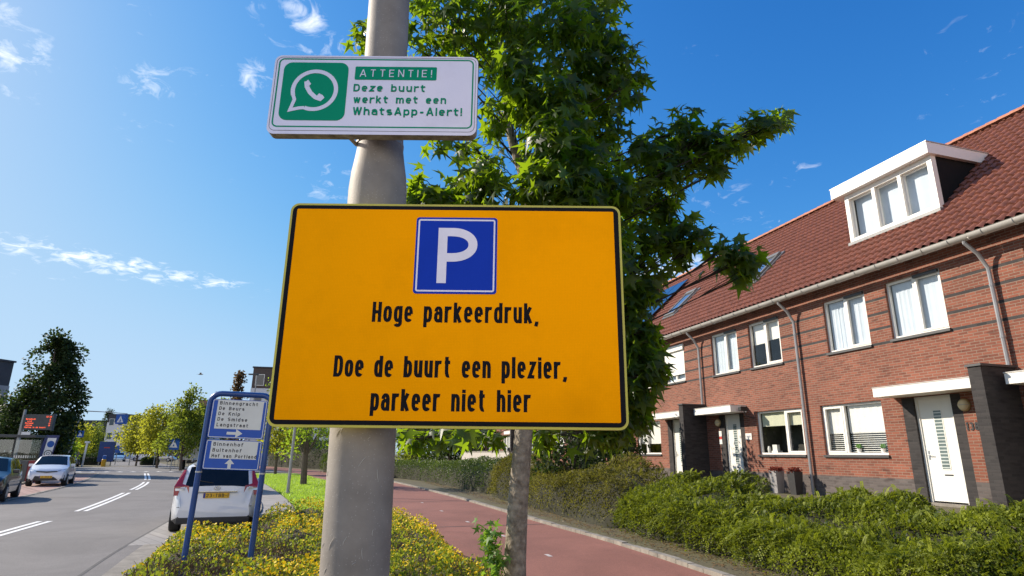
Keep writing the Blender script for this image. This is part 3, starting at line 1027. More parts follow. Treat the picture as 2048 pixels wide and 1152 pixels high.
def roof_pt(x, up, lift=0.0):
    """point on the roof: up = distance along the slope from the eave"""
    return Vector((x, -EO + up * math.cos(SL) - lift * math.sin(SL), EZ + up * math.sin(SL) + lift * math.cos(SL)))


def skylight(par, x0, x1, s0, s1):
    M = Matrix.Translation(roof_pt(0, 0)) @ Matrix.Rotation(SL, 4, 'X')
    f = MB()
    f.box(x0, x1, s0, s0 + .12, .0, .14, 0, M); f.box(x0, x1, s1 - .22, s1, .0, .16, 0, M)
    f.box(x0, x0 + .09, s0 + .12, s1 - .22, .0, .14, 0, M); f.box(x1 - .09, x1, s0 + .12, s1 - .22, .0, .14, 0, M)
    f.box(x0 - .1, x1 + .1, s0 - .12, s1 + .1, .0, .075, 1, M)
    fr = f.build('skylight', [mat('skylight frame', (.20, .19, .17), .5, .2), LEAD], par)
    p = MB(); p.box(x0 + .09, x1 - .09, s0 + .12, s1 - .22, .10, .115, 0, M)
    p.build('pane', mat('skylight glass', (.10, .13, .18), .04, var=.1, spec=1.0, coat=1.0), fr)


def make_house(kind, u_right, W, label, opts, group='brick terraced houses'):
    """kind 'a': window far, door near, fin wall at the near end; 'b' is its mirror image. Local x runs towards the camera."""
    root = thing('terraced_house', label, 'house', UX * u_right + NX * FD + Vector((0, 0, GZ)), R(-90 - (-16.84)) - R(0), group)
    root.rotation_euler = (0, 0, math.atan2(-UX.y, -UX.x))
    X = lambda ur: -(ur)               # ur: metres from the near end of the house, along the terrace
    Z = lambda z: z - GZ
    if kind == 'a':
        wins = [('window', 1.12, 2.59, 4.55, 5.97, .5, opts['w'][0]), ('window', 3.21, 4.63, 4.52, 5.96, .5, opts['w'][1]), ('window', 3.19, 5.18, 1.80, 3.12, opts.get('gs', .40), opts['w'][2])]
        door = (1.41, 2.33); dark = [(1.18, 1.41), (2.33, 2.62)]
    else:
        wins = [('window', 2.79, 4.26, 4.52, 5.97, .5, opts['w'][0]), ('window', .73, 2.19, 4.52, 5.97, .5, opts['w'][1]), ('window', .20, 2.19, 1.80, 3.12, opts.get('gs', .62), opts['w'][2])]
        door = (3.02, 3.86); dark = [(3.86, 4.14), (2.80, 3.02)]
    dz = (.78, 3.11)
    bands = [(4.47, 4.535), (4.85, 4.915), (5.23, 5.295), (5.60, 5.665)]
    xs = sorted({0, -W, *[-v for w_ in wins for v in w_[1:3]], *[-v for v in door], *[-v for dd in dark for v in dd]})
    zs = sorted({0, Z(1.26), Z(dz[0]), Z(dz[1]), EZ + .05, *[Z(v) for w_ in wins for v in w_[3:5]], *[Z(v) for b_ in bands for v in b_]})

    def cell(x, z):
        for w_ in wins:
            if -w_[2] < x < -w_[1] and Z(w_[3]) < z < Z(w_[4]): return None
        if -door[1] < x < -door[0] and Z(dz[0]) < z < Z(dz[1]): return None
        for dd in dark:
            if -dd[1] < x < -dd[0] and z < Z(dz[1]): return 1
        for b_ in bands:
            if Z(b_[0]) < z < Z(b_[1]): return 1
        if z < Z(1.26): return 2
        return 0
    m = MB()
    fac_wall(m, xs, zs, cell)
    for w_ in wins: reveal(m, -w_[2], -w_[1], Z(w_[3]), Z(w_[4]), 0)
    reveal(m, -door[1], -door[0], Z(dz[0]), Z(dz[1]), 1)
    # back, sides and gables
    m.add([(0, 9.3, 0), (-W, 9.3, 0), (-W, 9.3, EZ), (0, 9.3, EZ)], [(0, 1, 2, 3)], 0)
    for xx in (-.006, -W + .006):
        m.add([(xx, .02, 0), (xx, 9.28, 0), (xx, 9.28, EZ), (xx, 4.65, RZ - .1), (xx, .02, EZ)], [(0, 1, 2, 3, 4)], 0)
    m.build('wall', [BRICK, DBRICK, GBRICK], root)
    for nm, a, b, z0, z1, sp_, kd in wins:
        make_window(root, nm, -b, -a, Z(z0), Z(z1), (sp_ if True else 1 - sp_), kd)
    # door
    f = MB(); xa, xb = -door[1], -door[0]
    f.box(xa, xb, .06, .12, Z(dz[1]) - .06, Z(dz[1])); f.box(xa, xa + .06, .06, .12, Z(dz[0]), Z(dz[1]) - .06); f.box(xb - .06, xb, .06, .12, Z(dz[0]), Z(dz[1]) - .06)
    f.box(xa + .06, xb - .06, .085, .125, Z(dz[0]) + .03, Z(dz[1]) - .06)
    gx = xa + .40 if kind == 'a' else xa + .36
    f.box(gx - .02, gx, .078, .09, Z(1.50), Z(2.78)); f.box(gx + .18, gx + .2, .078, .09, Z(1.50), Z(2.78)); f.box(gx, gx + .18, .078, .09, Z(1.48), Z(1.50)); f.box(gx, gx + .18, .078, .09, Z(2.78), Z(2.80))
    dr = f.build('door', WHITE, root)
    f = MB(); f.box(gx, gx + .18, .081, .086, Z(1.50), Z(2.78)); k = Z(1.52)
    while k < Z(2.76): f.box(gx + .004, gx + .176, .074, .081, k, k + .025, 1); k += .075
    f.build('door_pane', [mat('door glass', (.14, .18, .17), .15), mat('door glass bars', (.55, .58, .55), .3)], dr)
    f = MB()
    hx = xa + .13 if kind == 'a' else xb - .13
    f.tube([(hx, .085, Z(1.80)), (hx, .035, Z(1.80)), (hx + (.11 if kind == 'a' else -.11), .035, Z(1.80))], .010, 6); f.box(hx - .02, hx + .02, .079, .086, Z(1.70), Z(1.90)); f.build('handle', mat('handle steel', (.5, .5, .5), .3, .9), dr)
    f = MB(); f.box(gx + .02, gx + .22, .080, .0865, Z(1.36), Z(1.39)); f.build('letter_slot', BLACK, dr)
    f = MB(); f.box(xa - .02, xb + .02, -.12, .06, 0, Z(dz[0]) - .002); f.build('doorstep', KERBM, root)
    # fin wall, canopy
    if kind == 'a':
        fw0, fw1 = -.22, .02      # shared at the near end
        c0, c1 = -2.82, -.224
    else:
        fw0, fw1 = -W - .02, -W + .22
        c0, c1 = -W + .224, -2.62
    if kind == 'a':
        f = MB(); f.box(fw0, fw1 + .02, -.95, -.003, 0, Z(3.50)); fn = f.build('fin_wall', DBRICK, root)
        f = MB(); f.box(fw0 - .03, fw1 + .05, -.98, -.003, Z(3.504), Z(3.55)); f.build('coping', SILL, fn)
    f = MB(); f.box(c0, c1, -.62, -.004, Z(3.13), Z(3.34), 0, None, .006); cn = f.build('canopy', CREAM, root)
    f = MB(); f.box(c0 - .01, c1, -.63, -.004, Z(3.342), Z(3.362)); f.build('canopy_trim', ZINC, cn)
    # gutter, brackets, downpipe
    f = MB()
    seg = 10
    prof = [(-EO - .10 + .105 * math.cos(math.pi + math.pi * i / seg), EZ - .09 + .115 * math.sin(math.pi + math.pi * i / seg)) for i in range(seg + 1)]
    prof = [(prof[0][0] - .012, prof[0][1] + .012)] + prof
    vs = [(-W + .002, y, z) for y, z in prof] + [(-.002, y, z) for y, z in prof]; n_ = len(prof)
    f.add(vs, [(i, i + 1, n_ + i + 1, n_ + i) for i in range(n_ - 1)], 0, True)
    k = -W + .3
    while k < -.1:
        f.tube([(k, y - .006 if i < 4 else y, z - .006) for i, (y, z) in enumerate(prof[1:])], .008, 4); k += .62
    f.build('gutter', ZINC, root)
    f = MB(); f.box(-W, 0, -.33, -.003, EZ - .05, EZ - .01); f.build('soffit', SILL, root)
    if opts.get('pipe', True):
        f = MB(); px = -.02 - (0 if kind == 'a' else 0)
        f.tube([(px - .12, -EO - .10, EZ - .17), (px - .12, -EO - .10, EZ - .24), (px - .04, -.24, EZ - .48), (px + .01, -.09, EZ - .80), (px + .01, -.085, EZ - .95), (px + .01, -.085, (Z(3.56) if kind == 'a' else 0.02))], .042, 8)
        for zz_ in (EZ - 1.2, EZ - 2.3, 2.3): f.tube([(px + .01, -.085, zz_), (px + .01, -.085, zz_ + .05)], .05, 8)
        f.build('downpipe', ZINCP, root)
    # roof
    m = MB(); roof_tiles(m, -W, 0)
    bz = Vector((0, 4.66, RZ)); 
    m.add([(-W, 4.66, RZ - .05), (0, 4.66, RZ - .05), (0, 9.7, EZ), (-W, 9.7, EZ)], [(0, 1, 2, 3)])
    rf = m.build('roof', TILE, root, 50)
    m = MB()
    k = -W
    nr_ = int(W / .33)
    for i in range(nr_):
        a = -W + W * i / nr_; b = -W + W * (i + 1) / nr_ + .02
        vs = []
        for xx, rr in ((a, .135), (b, .12)):
            for q in range(7):
                an = math.pi * q / 6; vs.append((xx, 4.66 + rr * math.cos(an) * 1.1, RZ - .04 + rr * math.sin(an)))
        m.add(vs, [(q, q + 1, 8 + q, 7 + q) for q in range(6)], 0, True)
    m.build('ridge', RIDGE, rf)
    for a in opts.get('skylights', []):
        skylight(root, *a)
    if opts.get('solar'):
        M = Matrix.Translation(roof_pt(0, 0)) @ Matrix.Rotation(SL, 4, 'X')
        for (x0, x1, s0, s1) in opts['solar']:
            f = MB(); f.box(x0, x1, s0, s1, .13, .165, 0, M); f.box(x0 + .02, x1 - .02, s0 + .02, s1 - .02, .1651, .168, 1, M)
            f.build('solar_panel', [mat('panel rim', (.03, .03, .035), .3, .5), SOLAR], root)
    return root


def add_dormer(root, xa, xb):
    """wide flat roofed dormer with three lights; front stands 1.4 m behind the eave"""
    yf = 1.07; z0 = 7.74 - GZ; z1 = 9.20 - GZ
    b = MB()
    zt = z1 + .02
    yb = lambda z: (z - EZ) / math.tan(SL) - EO
    # cheeks and body
    for x in (xa, xb):
        b.add([(x, yf, z0 - .1), (x, yf, zt), (x, yb(zt) + .2, zt), (x, yb(z0) - .1, z0 - .25)], [(0, 1, 2, 3)], 0)
    b.add([(xa, yb(zt) + .2, zt), (xb, yb(zt) + .2, zt), (xb, yf, zt), (xa, yf, zt)], [(0, 1, 2, 3)], 0)
    d = b.build('dormer', CHEEK, root)
    f = MB()
    t = .11; yy = yf - .10; w3 = (xb - xa - 2 * t + .0) / 3
    f.box(xa - .02, xa + t, yy, yf + .06, z0, z1 - .002); f.box(xb - t, xb + .02, yy, yf + .06, z0, z1 - .002)
    f.box(xa + t, xb - t, yy + .01, yf + .06, z0, z0 + .11); f.box(xa + t, xb - t, yy + .01, yf + .06, z1 - .14, z1 - .002)
    for i in (1, 2): f.box(xa + t + i * w3 - .05, xa + t + i * w3 + .05, yy + .012, yf + .06, z0 + .11, z1 - .14)
    for i in range(3):
        l = xa + t + i * w3 + (.05 if i else 0); r_ = xa + t + (i + 1) * w3 - (.05 if i < 2 else 0); zl, zh = z0 + .11, z1 - .14; s_ = .045
        f.box(l, r_, yf + .0, yf + .05, zl, zl + s_); f.box(l, r_, yf, yf + .05, zh - s_, zh); f.box(l, l + s_, yf, yf + .05, zl + s_, zh - s_); f.box(r_ - s_, r_, yf, yf + .05, zl + s_, zh - s_)
    fr = f.build('dormer_window', WHITE, d)
    f = MB(); f.box(xa - .06, xb + .06, yf - .16, yf + .1, z0 - .09, z0 - .004); f.build('lead_apron', LEAD, d)
    # (part level: house > dormer > window; glass goes with the dormer)
    p = MB(); p.poly([(xa + t, yf + .03, z0 + .14), (xb - t, yf + .03, z0 + .14), (xb - t, yf + .03, z1 - .14), (xa + t, yf + .03, z1 - .14)])
    p.build('dormer_pane', GLASS, d)
    c = MB(); vs = []
    for i in range(41):
        x = xa + t + (xb - xa - 2 * t) * i / 40; y = yf + .16 + .008 * math.sin(i * .9) + .008 * math.sin(i * .37 + 1); vs += [(x, y, z0 + .1), (x, y, z1 - .1)]
    c.add(vs, [(2 * i, 2 * i + 2, 2 * i + 3, 2 * i + 1) for i in range(40)], 0, True); c.build('dormer_curtain', CURT, d)
    rr = MB(); rr.box(xa - .33, xb + .10, yf - .27, yb(z1) + .45, z1 + .0, z1 + .31, 0, None, .008)
    rr.build('dormer_roof', mat('dormer fascia', (.84, .81, .77), .45, var=.03), d)
    rr = MB(); rr.box(xa - .345, xb + .115, yf - .285, yb(z1) + .40, z1 + .312, z1 + .335); rr.build('dormer_roof_trim', ZINC, d)
    return d


UA = 8.69
hA = make_house('a', UA, 5.69, 'red brick terraced house number 138 with white three light roof dormer', {'w': ('curtain', 'curtain', 'slats'), 'gs': .36})
add_dormer(hA, -(12.93 - UA), -(10.23 - UA))
hB = make_house('b', 14.38, 4.92, 'red brick house left of number 138 with cream blind over a dark ground floor window', {'w': ('curtain', 'half', 'cream'), 'gs': .62, 'skylights': [(-(17.90 - 14.38), -(17.12 - 14.38), 1.85, 3.60)]})
hC = make_house('a', 19.30, 5.69, 'red brick house with roller shutters closed upstairs and low skylight beside solar panels', {'w': ('shutter', 'shutter', 'low'), 'skylights': [(-(23.2 - 19.3), -(22.4 - 19.3), 1.80, 3.60)], 'solar': [(-(25.0 - 19.3) + .02 + .0, -(25.0 - 19.3) + .02, 0, 0)] and []})
hD = make_house('b', UA - 4.92, 4.92, 'brick house cut by the right picture edge beyond the dark fin wall of number 138', {'w': ('curtain', 'curtain', 'cream')})
hE = make_house('b', 25.0, 4.92, 'brick house with a blue black block of solar panels on its roof', {'w': ('curtain', 'half', 'low'), 'solar': [(-4.1 + i * 1.03 - .0, -4.1 + i * 1.03 + 1.0, 2.05 + j * 1.72, 2.05 + j * 1.72 + 1.68) for i in range(4) for j in range(2)] + [(-4.1 + 3.09, -4.1 + 4.09, .3, 1.98)]})
far_labels = ['terraced house next beyond the solar panel house, hidden by the big leafy tree', 'terraced house mid row glimpsed under the yellow sign through leaves',
              'terraced house glimpsed between the lamp post and the mottled tree trunk', 'far terraced house seen low behind the hedge and path bend', 'last house of the brick terrace, far down the bike path']
u = 29.92
for i, lb in enumerate(far_labels):
    src, W = (hC, 5.69) if i % 2 == 0 else (hB, 4.92)
    c = copy_tree(src); c.location = UX * u + NX * FD + Vector((0, 0, GZ)); c['label'] = lb
    u += W

# things on and by the house fronts (own frame: along the terrace u, out from the wall y, height z)
FM = Matrix.Translation(NX * FD) @ Matrix.Rotation(math.atan2(-UX.y, -UX.x), 4, 'Z')


def on_wall(u_, y, z):
    return FM @ Vector((-u_, y, z))


FRZ = math.atan2(-UX.y, -UX.x)


def wall_lamp(u_, z, label):
    t = thing('wall_lamp', label, 'lamp', on_wall(u_, -.004, z), FRZ, 'round bulkhead lamps by the front doors')
    M = Matrix.Rotation(R(90), 4, 'X')
    b = MB(); b.lathe([(.135, 0), (.135, .03), (.12, .045)], 24, 0, M); b.build('base', mat('lamp brass', (.45, .33, .16), .4, .6), t)
    b = MB(); b.lathe([(.115, .0455), (.11, .07), (.085, .10), (.04, .118), (.004, .122)], 24, 0, M); b.build('lamp_shade', ORANGE_LAMP, t)
    b = MB(); b.tube([(-.12, -.045, 0), (-.08, -.11, 0), (0, -.13, 0), (.08, -.11, 0), (.12, -.045, 0)], .008, 5); b.build('guard', mat('lamp guard', (.5, .45, .38), .4, .3), t)
    return t


wall_lamp(9.80, 2.85, 'round lamp above the house number 138 between dark bricks and door')
wall_lamp(18.55, 2.86, 'round lamp above small red and white notices beside the far white door')
m = MB(); write(m, '138', -.13, .13, -.09, .17, 0, .2, .8, .2)
o = m.build('house_number', BLACK); o.location = on_wall(9.71, -.012, 2.40); o.rotation_euler = (0, 0, FRZ)
tag(o, 'black metal house number 138 on the orange bricks beside the door', 'house number')
t = thing('number_plate', 'small white house number plate right of the middle white door', 'plate', on_wall(17.0, -.004, 2.36), FRZ)
b = MB(); b.box(-.15, .15, -.015, 0, -.10, .10, 0, None, .004); b.build('plate', WHITE, t)
b = MB(); b.box(-.1, .1, -.018, -.0155, -.03, .03); b.build('numerals', mat('grey digits', (.3, .3, .32), .6), t)
t = thing('door_notice', 'pair of red and white notices under the round lamp by the far door', 'notice', on_wall(18.5, -.004, 2.36), FRZ)
b = MB(); b.box(-.08, .08, -.008, 0, .04, .22); b.box(-.08, .08, -.008, 0, -.22, -.06, 1); b.box(-.08, .08, -.0085, 0, -.055, .035, 2); b.build('paper', [WHITE, WHITE, RED], t)
t = thing('security_camera', 'black camera under the canopy corner near the cream blind window', 'camera', on_wall(16.75, -.25, 3.05), FRZ)
b = MB(); b.box(-.07, .07, -.22, .05, .10, .24, 0, None, .02); b.build('body', BLACK, t)
b = MB(); b.tube([(0, -.05, .1), (.02, -.02, -.05), (.05, .24, -.12)], .018, 6); b.build('bracket', BLACK, t)


def planter(u_, label, col, plant):
    t = thing('planter', label, 'planter', on_wall(u_, -.45, GZ), FRZ, 'tall planters against the house front')
    b = MB(); q = [(-.15, -.15), (.15, -.15), (.15, .15), (-.15, .15)]
    vs = [(x * .72, y * .72, 0) for x, y in q] + [(x, y, .62) for x, y in q] + [(x * .85, y * .85, .62) for x, y in q] + [(x * .85, y * .85, .56) for x, y in q]
    b.add(vs, [(0, 1, 5, 4), (1, 2, 6, 5), (2, 3, 7, 6), (3, 0, 4, 7), (4, 5, 9, 8), (5, 6, 10, 9), (6, 7, 11, 10), (7, 4, 8, 11), (8, 9, 13, 12), (9, 10, 14, 13), (10, 11, 15, 14), (11, 8, 12, 15), (12, 13, 14, 15), (3, 2, 1, 0)])
    b.build('pot', col, t)
    if plant:
        n = 260; P = np.stack([rng.normal(0, .07, n), rng.normal(0, .07, n), np.full(n, .56) + rng.random(n) * .12], 1)
        leaves('plant', P, unit(rand_dirs(n) + [0, 0, .8]), rand_dirs(n), .09, DIAMOND, leaf_mat('red heather', (.16, .035, .025), (.2, .05, .03)), t, rng.random(n))


planter(15.35, 'tall grey planter with a dark red plant under the cream blind window', mat('grey pot', (.30, .28, .27), .6), True)
planter(14.62, 'dark tall planter close by the drainpipe at the dark brick plinth', mat('dark pot', (.04, .038, .038), .5), True)

# ================================================================== SIGNS ON THE LAMP POST
POLEM = mat('galvanised steel', (.30, .262, .225), .65, .1, var=.22, scale=9, bump=.05, bscale=160)
_t = POLEM.node_tree; _b = _t.nodes['Principled BSDF']
_tc = N(_t, 'ShaderNodeTexCoord'); _v = N(_t, 'ShaderNodeTexVoronoi', i_Scale=120.0); LK(_t, _tc.outputs['Object'], _v.inputs['Vector'])
_mp = N(_t, 'ShaderNodeMapping'); _mp.inputs['Scale'].default_value = (60, 60, 3.0); LK(_t, _tc.outputs['Object'], _mp.inputs[0])
_n = N(_t, 'ShaderNodeTexNoise', i_Scale=1.0, i_Detail=5.0, i_Roughness=.7); LK(_t, _mp.outputs[0], _n.inputs['Vector'])
_f = math_n(_t, 'MULTIPLY', math_n(_t, 'LESS_THAN', _v.outputs['Distance'], .14), .45)
_g = math_n(_t, 'MULTIPLY', math_n(_t, 'SUBTRACT', _n.outputs['Fac'], .60), 2.2, clamp=True)
_o = _b.inputs['Base Color'].links[0].from_socket
_m1 = N(_t, 'ShaderNodeMix', data_type='RGBA'); _m1.inputs[7].default_value = (.62, .58, .52, 1); LK(_t, _f, _m1.inputs[0]); LK(_t, _o, _m1.inputs[6])
_m2 = N(_t, 'ShaderNodeMix', data_type='RGBA'); _m2.inputs[7].default_value = (.22, .19, .16, 1); LK(_t, _g, _m2.inputs[0]); LK(_t, _m1.outputs[2], _m2.inputs[6]); LK(_t, _m2.outputs[2], _b.inputs['Base Color'])
ALU = mat('sign back', (.5, .5, .5), .45, .6, var=.1)


def reflective(name, col, grid=260, dirt=.10):
    """sign sheeting with its fine honeycomb and faint stains"""
    m = bpy.data.materials.new(name); m.use_nodes = True
    t = m.node_tree; b = t.nodes['Principled BSDF']
    b.inputs['Roughness'].default_value = .42          # metallised prismatic sheeting
    b.inputs['Metallic'].default_value = .72
    b.inputs['Specular IOR Level'].default_value = .06
    tcn = N(t, 'ShaderNodeTexCoord')
    ch = N(t, 'ShaderNodeTexVoronoi', i_Scale=float(grid)); ch.inputs['Randomness'].default_value = .12; LK(t, tcn.outputs['Object'], ch.inputs['Vector'])
    r = N(t, 'ShaderNodeMapRange', i_1=.2, i_2=.65, i_3=1.03, i_4=.90); LK(t, ch.outputs['Distance'], r.inputs[0])
    n1_ = N(t, 'ShaderNodeTexNoise', i_Scale=5.0, i_Detail=5.0, i_Roughness=.65); LK(t, tcn.outputs['Object'], n1_.inputs['Vector'])
    r2 = N(t, 'ShaderNodeMapRange', i_1=.48, i_2=.75, i_3=1.0, i_4=1 - 2.2 * dirt); LK(t, n1_.outputs['Fac'], r2.inputs[0])
    mu = math_n(t, 'MULTIPLY', r.outputs[0], r2.outputs[0])
    mx = N(t, 'ShaderNodeMix', data_type='RGBA', blend_type='MULTIPLY'); mx.inputs[0].default_value = 1
    mx.inputs[6].default_value = (*col, 1); LK(t, mu, mx.inputs[7]); LK(t, mx.outputs[2], b.inputs['Base Color'])
    n3_ = N(t, 'ShaderNodeTexNoise', i_Scale=3.5, i_Detail=2.0); LK(t, tcn.outputs['Object'], n3_.inputs['Vector'])
    bp = N(t, 'ShaderNodeBump', i_Strength=.25, i_Distance=.02); LK(t, n3_.outputs['Fac'], bp.inputs['Height']); LK(t, bp.outputs[0], b.inputs['Normal'])
    MATS[name] = m
    return m


YEL = reflective('yellow sheeting', (.98, .375, .0), 260, .045)
YRIM = mat('yellow green rim', (.72, .62, .08), .4, var=.1)
SBLK = mat('black film', (.006, .006, .010), .5, var=.2, spec=.12)
BLUES = reflective('blue sheeting', (.012, .045, .40), 260, .04)
WSH = reflective('white sheeting', (.72, .70, .80), 300, .06)
GREEN = reflective('green sheeting', (.006, .26, .14), 300, .05)
DBLUE = mat('blue enamel tube', (.010, .060, .24), .35, var=.15, scale=5, coat=.3)

YS = 1.5
pm = MB()
prof = [(.0842, -.3), (.0842, 1.2), (.0848, 1.8), (.0835, 2.40), (.083, 2.46), (.079, 2.51), (.072, 2.555), (.0675, 2.59), (.066, 2.63), (.0645, 2.95), (.058, 4.2), (.045, 6.0)]
Mp = Matrix.Translation((-.384, 1.625, 0)) @ Matrix.Rotation(R(-.82), 4, 'Y') @ Matrix.Translation((0, 0, -1.0))
t = thing('lamp_post', 'pale grey steel lamp post with a swollen lower shaft carrying the yellow sign', 'lamp post', (-.37, 1.625, 0))
Mt = Matrix.Translation((.37, -1.625, 0))
Mp2 = Mt @ Matrix.Translation((-.384, 1.625, 1.6)) @ Matrix.Rotation(R(-.75), 4, 'Y') @ Matrix.Translation((0, 0, -1.6))
pm.lathe(prof, 48, 0, Mp2)
pm.build('shaft', POLEM, t, 60)
sc_ = MB()
_rs = random.Random(5)
for k in range(16):
    an = R(_rs.uniform(-150, -40)); z = _rs.uniform(1.42, 1.78) if k < 13 else _rs.uniform(2.4, 2.6); ln_ = _rs.uniform(.006, .03); sl_ = _rs.uniform(-1, 1)
    rr0 = .0852 if z < 1.9 else .0845
    q_ = [Mp2 @ Vector((rr0 * math.cos(an + sl_ * f_ * ln_ * 6 + .08 * f_ * f_), rr0 * math.sin(an + sl_ * f_ * ln_ * 6 + .08 * f_ * f_), z + ln_ * f_)) for f_ in (0, .35, .7, 1)]
    if z < 1.9: sc_.tube(q_, [.0002, .0006, .0006, .0002], 4)
sc_.build('scratches', mat('bare scratched metal', (.62, .58, .52), .5, var=.1), t)
am = MB(); am.tube([(-.02, 0, 5.98), (.0, .05, 6.25), (.1, .5, 6.45), (.2, 1.1, 6.5)], [.045, .03, .028, .028], 10); am.build('arm', POLEM, t)
am = MB(); am.box(.1, .32, 1.0, 1.55, 6.46, 6.56, 0, None, .03); am.build('lamp_head', mat('lamp head', (.2, .2, .21), .5), t)

# --- yellow notice board
YX0, YX1, YZ0, YZ1 = -.5925, .287, 1.7795, 2.364
t = thing('parking_notice_sign', 'large yellow sign with black border and blue P square on the lamp post', 'sign', (-.152, YS, YZ0))
Mt = Matrix.Translation((.152, -YS, -YZ0))
rim = .006
b = MB(); b.prism(rrect(YX0, YX1, YZ0, YZ1, .022), YS - .003, YS + .022, 0, Mt); b.build('rim', YRIM, t)
b = MB(); b.prism(rrect(YX0 + rim, YX1 - rim, YZ0 + rim, YZ1 - rim, .018), YS - .0042, YS - .002, 0, Mt); b.build('border', SBLK, t)
# the yellow face: a gently dented sheet
b = MB(); x0, x1, z0, z1 = -.5745, .268, 1.7965, 2.3472
b.prism(rrect(x0, x1, z0, z1, .003, 2), YS - .0052, YS - .004, 0, Mt)
b.build('panel', YEL, t)
b = MB()
write(b, 'Hoge parkeerdruk,', -.3547, .0689, 2.0408, .0525, YS - .0056, .165, .80, .16, 0, Mt)
write(b, 'Doe de buurt een plezier,', -.4402, .1393, 1.9016, .0530, YS - .0056, .165, .80, .16, 0, Mt)
write(b, 'parkeer niet hier', -.3434, .0490, 1.8198, .0530, YS - .0056, .165, .80, .16, 0, Mt)
b.build('lettering', SBLK, t)
b = MB(); b.prism(rrect(-.2545, -.0402, 2.116, 2.3258, .008), YS - .0062, YS - .0054, 0, Mt); pb = b.build('parking_panel', BLUES, t)
b = MB(); rring(b, -.2490, -.0457, 2.1215, 2.3203, .006, .0042, YS - .0066, 0, None, Mt)
ribbon(b, [(-.1830, 2.1443), (-.1830, 2.2960)], .0242, YS - .0068, Mt)
pp = [(-.171, 2.2845)] + bowl(-.215, -.1035, 2.2142, 2.2845, 88, -88, 2.15, 60) + [(-.171, 2.2142)]
ribbon(b, pp, .0232, YS - .00665, Mt)
b.build('parking_letter', WSH, pb)
b = MB()
for zz_ in (1.88, 2.25): b.box(-.5, .2, YS + .022, YS + .036, zz_ - .015, zz_ + .015, 0, Mt)
for zz_ in (1.88, 2.25): b.lathe([(.0868, zz_ - .01), (.0868, zz_ + .01)], 32, 0, Mt @ Matrix.Translation((-.386, 1.625, 0)))
b.build('clamp', ALU, t)

# --- white and green neighbourhood watch sign
WX0, WX1, WZ0, WZ1 = -.687, -.1035, 2.571, 2.8235
t = thing('neighbourhood_alert_sign', 'white sign with green frame and telephone emblem above the yellow sign', 'sign', (-.395, YS, WZ0))
Mt = Matrix.Translation((.395, -YS, -WZ0))
b = MB(); b.prism(rrect(WX0, WX1, WZ0, WZ1, .021), YS - .003, YS + .026, 0, Mt, 1)
b.build('panel', [WSH, mat('dirty sign edge', (.42, .38, .31), .7, col2=(.10, .075, .05), scale=22, bump=.3)], t)
b = MB()
# dark worn line of the folded edge, the green frame line, the emblem field and the word plate
rring(b, WX0 + .0055, WX1 - .0055, WZ0 + .0100, WZ1 - .0055, .017, .0014, YS - .0033, 1, None, Mt)
rring(b, WX0 + .0120, WX1 - .0120, WZ0 + .0210, WZ1 - .0100, .016, .0042, YS - .0034, 0, None, Mt)
b.prism(rrect(-.6585, -.4735, 2.6135, 2.7997, .024), YS - .0038, YS - .003, 0, Mt)
b.prism(rrect(-.4545, -.2210, 2.7450, 2.7880, .004), YS - .0038, YS - .003, 0, Mt)
write(b, 'Deze buurt', -.4549, -.2513, 2.7070, .0235, YS - .0042, .185, .76, .19, 0, Mt)
write(b, 'werkt met een', -.4524, -.1909, 2.6697, .0235, YS - .0042, .185, .76, .19, 0, Mt)
write(b, 'WhatsApp-Alert!', -.4515, -.1448, 2.6318, .0245, YS - .0042, .185, .76, .17, 0, Mt)
b.build('green_print', [GREEN, mat('worn edge line', (.16, .15, .15), .8, var=.5, scale=60)], t)
b = MB()
write(b, 'ATTENTIE!', -.4405, -.2345, 2.7540, .0240, YS - .0043, .115, .76, .34, 0, Mt)
cx, cz, ro = -.5648, 2.7092, .0610
ring = [(cx + ro * math.cos(R(a)), cz + ro * 1.0 * math.sin(R(a))) for a in range(-118, 197, 7)]
# speech balloon: ring with its tail at the lower left
ring = [(cx + ro * math.cos(R(a)), cz + ro * math.sin(R(a))) for a in range(-112, 203, 7)]
tail = [(-.6262, 2.6460)]
ribbon(b, ring, .0118, YS - .0043, Mt)
ribbon(b, [ring[0], (-.6030, 2.6515), (-.6275, 2.6452), (-.6180, 2.6790), ring[-1]], .0098, YS - .00445, Mt)
hs = [(-.590, 2.7372), (-.5870, 2.7200), (-.5760, 2.7010), (-.5600, 2.6860), (-.5430, 2.6795)]
ribbon(b, hs, .0125, YS - .0043, Mt)
b.poly([(x, YS - .00452, z) for x, z in ((-.5945, 2.7335), (-.5855, 2.7425), (-.5760, 2.7290), (-.5815, 2.7215), (-.5925, 2.7205))], 0, Mt)
b.poly([(x, YS - .00452, z) for x, z in ((-.5505, 2.6990), (-.5400, 2.6930), (-.5340, 2.6850), (-.5440, 2.6735), (-.5580, 2.6780), (-.5560, 2.6905))], 0, Mt)
b.build('white_print', WSH, t)
b = MB(); Mb_ = Mt @ Matrix.Translation((-.3985, 1.625, 0))
b.lathe([(.0675, 2.60), (.0695, 2.601), (.0695, 2.611), (.0675, 2.612)], 36, 0, Mb_ @ Matrix.Rotation(R(9), 4, 'X') @ Matrix.Translation((0, .41, 0)) @ Matrix.Translation((0, -.41, 0)) if False else Mb_)
b.tube([(-.462, 1.60, 2.596), (-.477, 1.55, 2.599), (-.490, 1.52, 2.612)], [.006, .006, .003], 6, 0, True, Mt)
b.box(-.44, -.355, YS + .026, YS + .062, 2.60, 2.79, 1, Mt)
b.build('clamp_band', [mat('band steel', (.34, .30, .26), .5, .5), mat('rusty bracket', (.07, .045, .03), .8, var=.5, scale=40)], t)

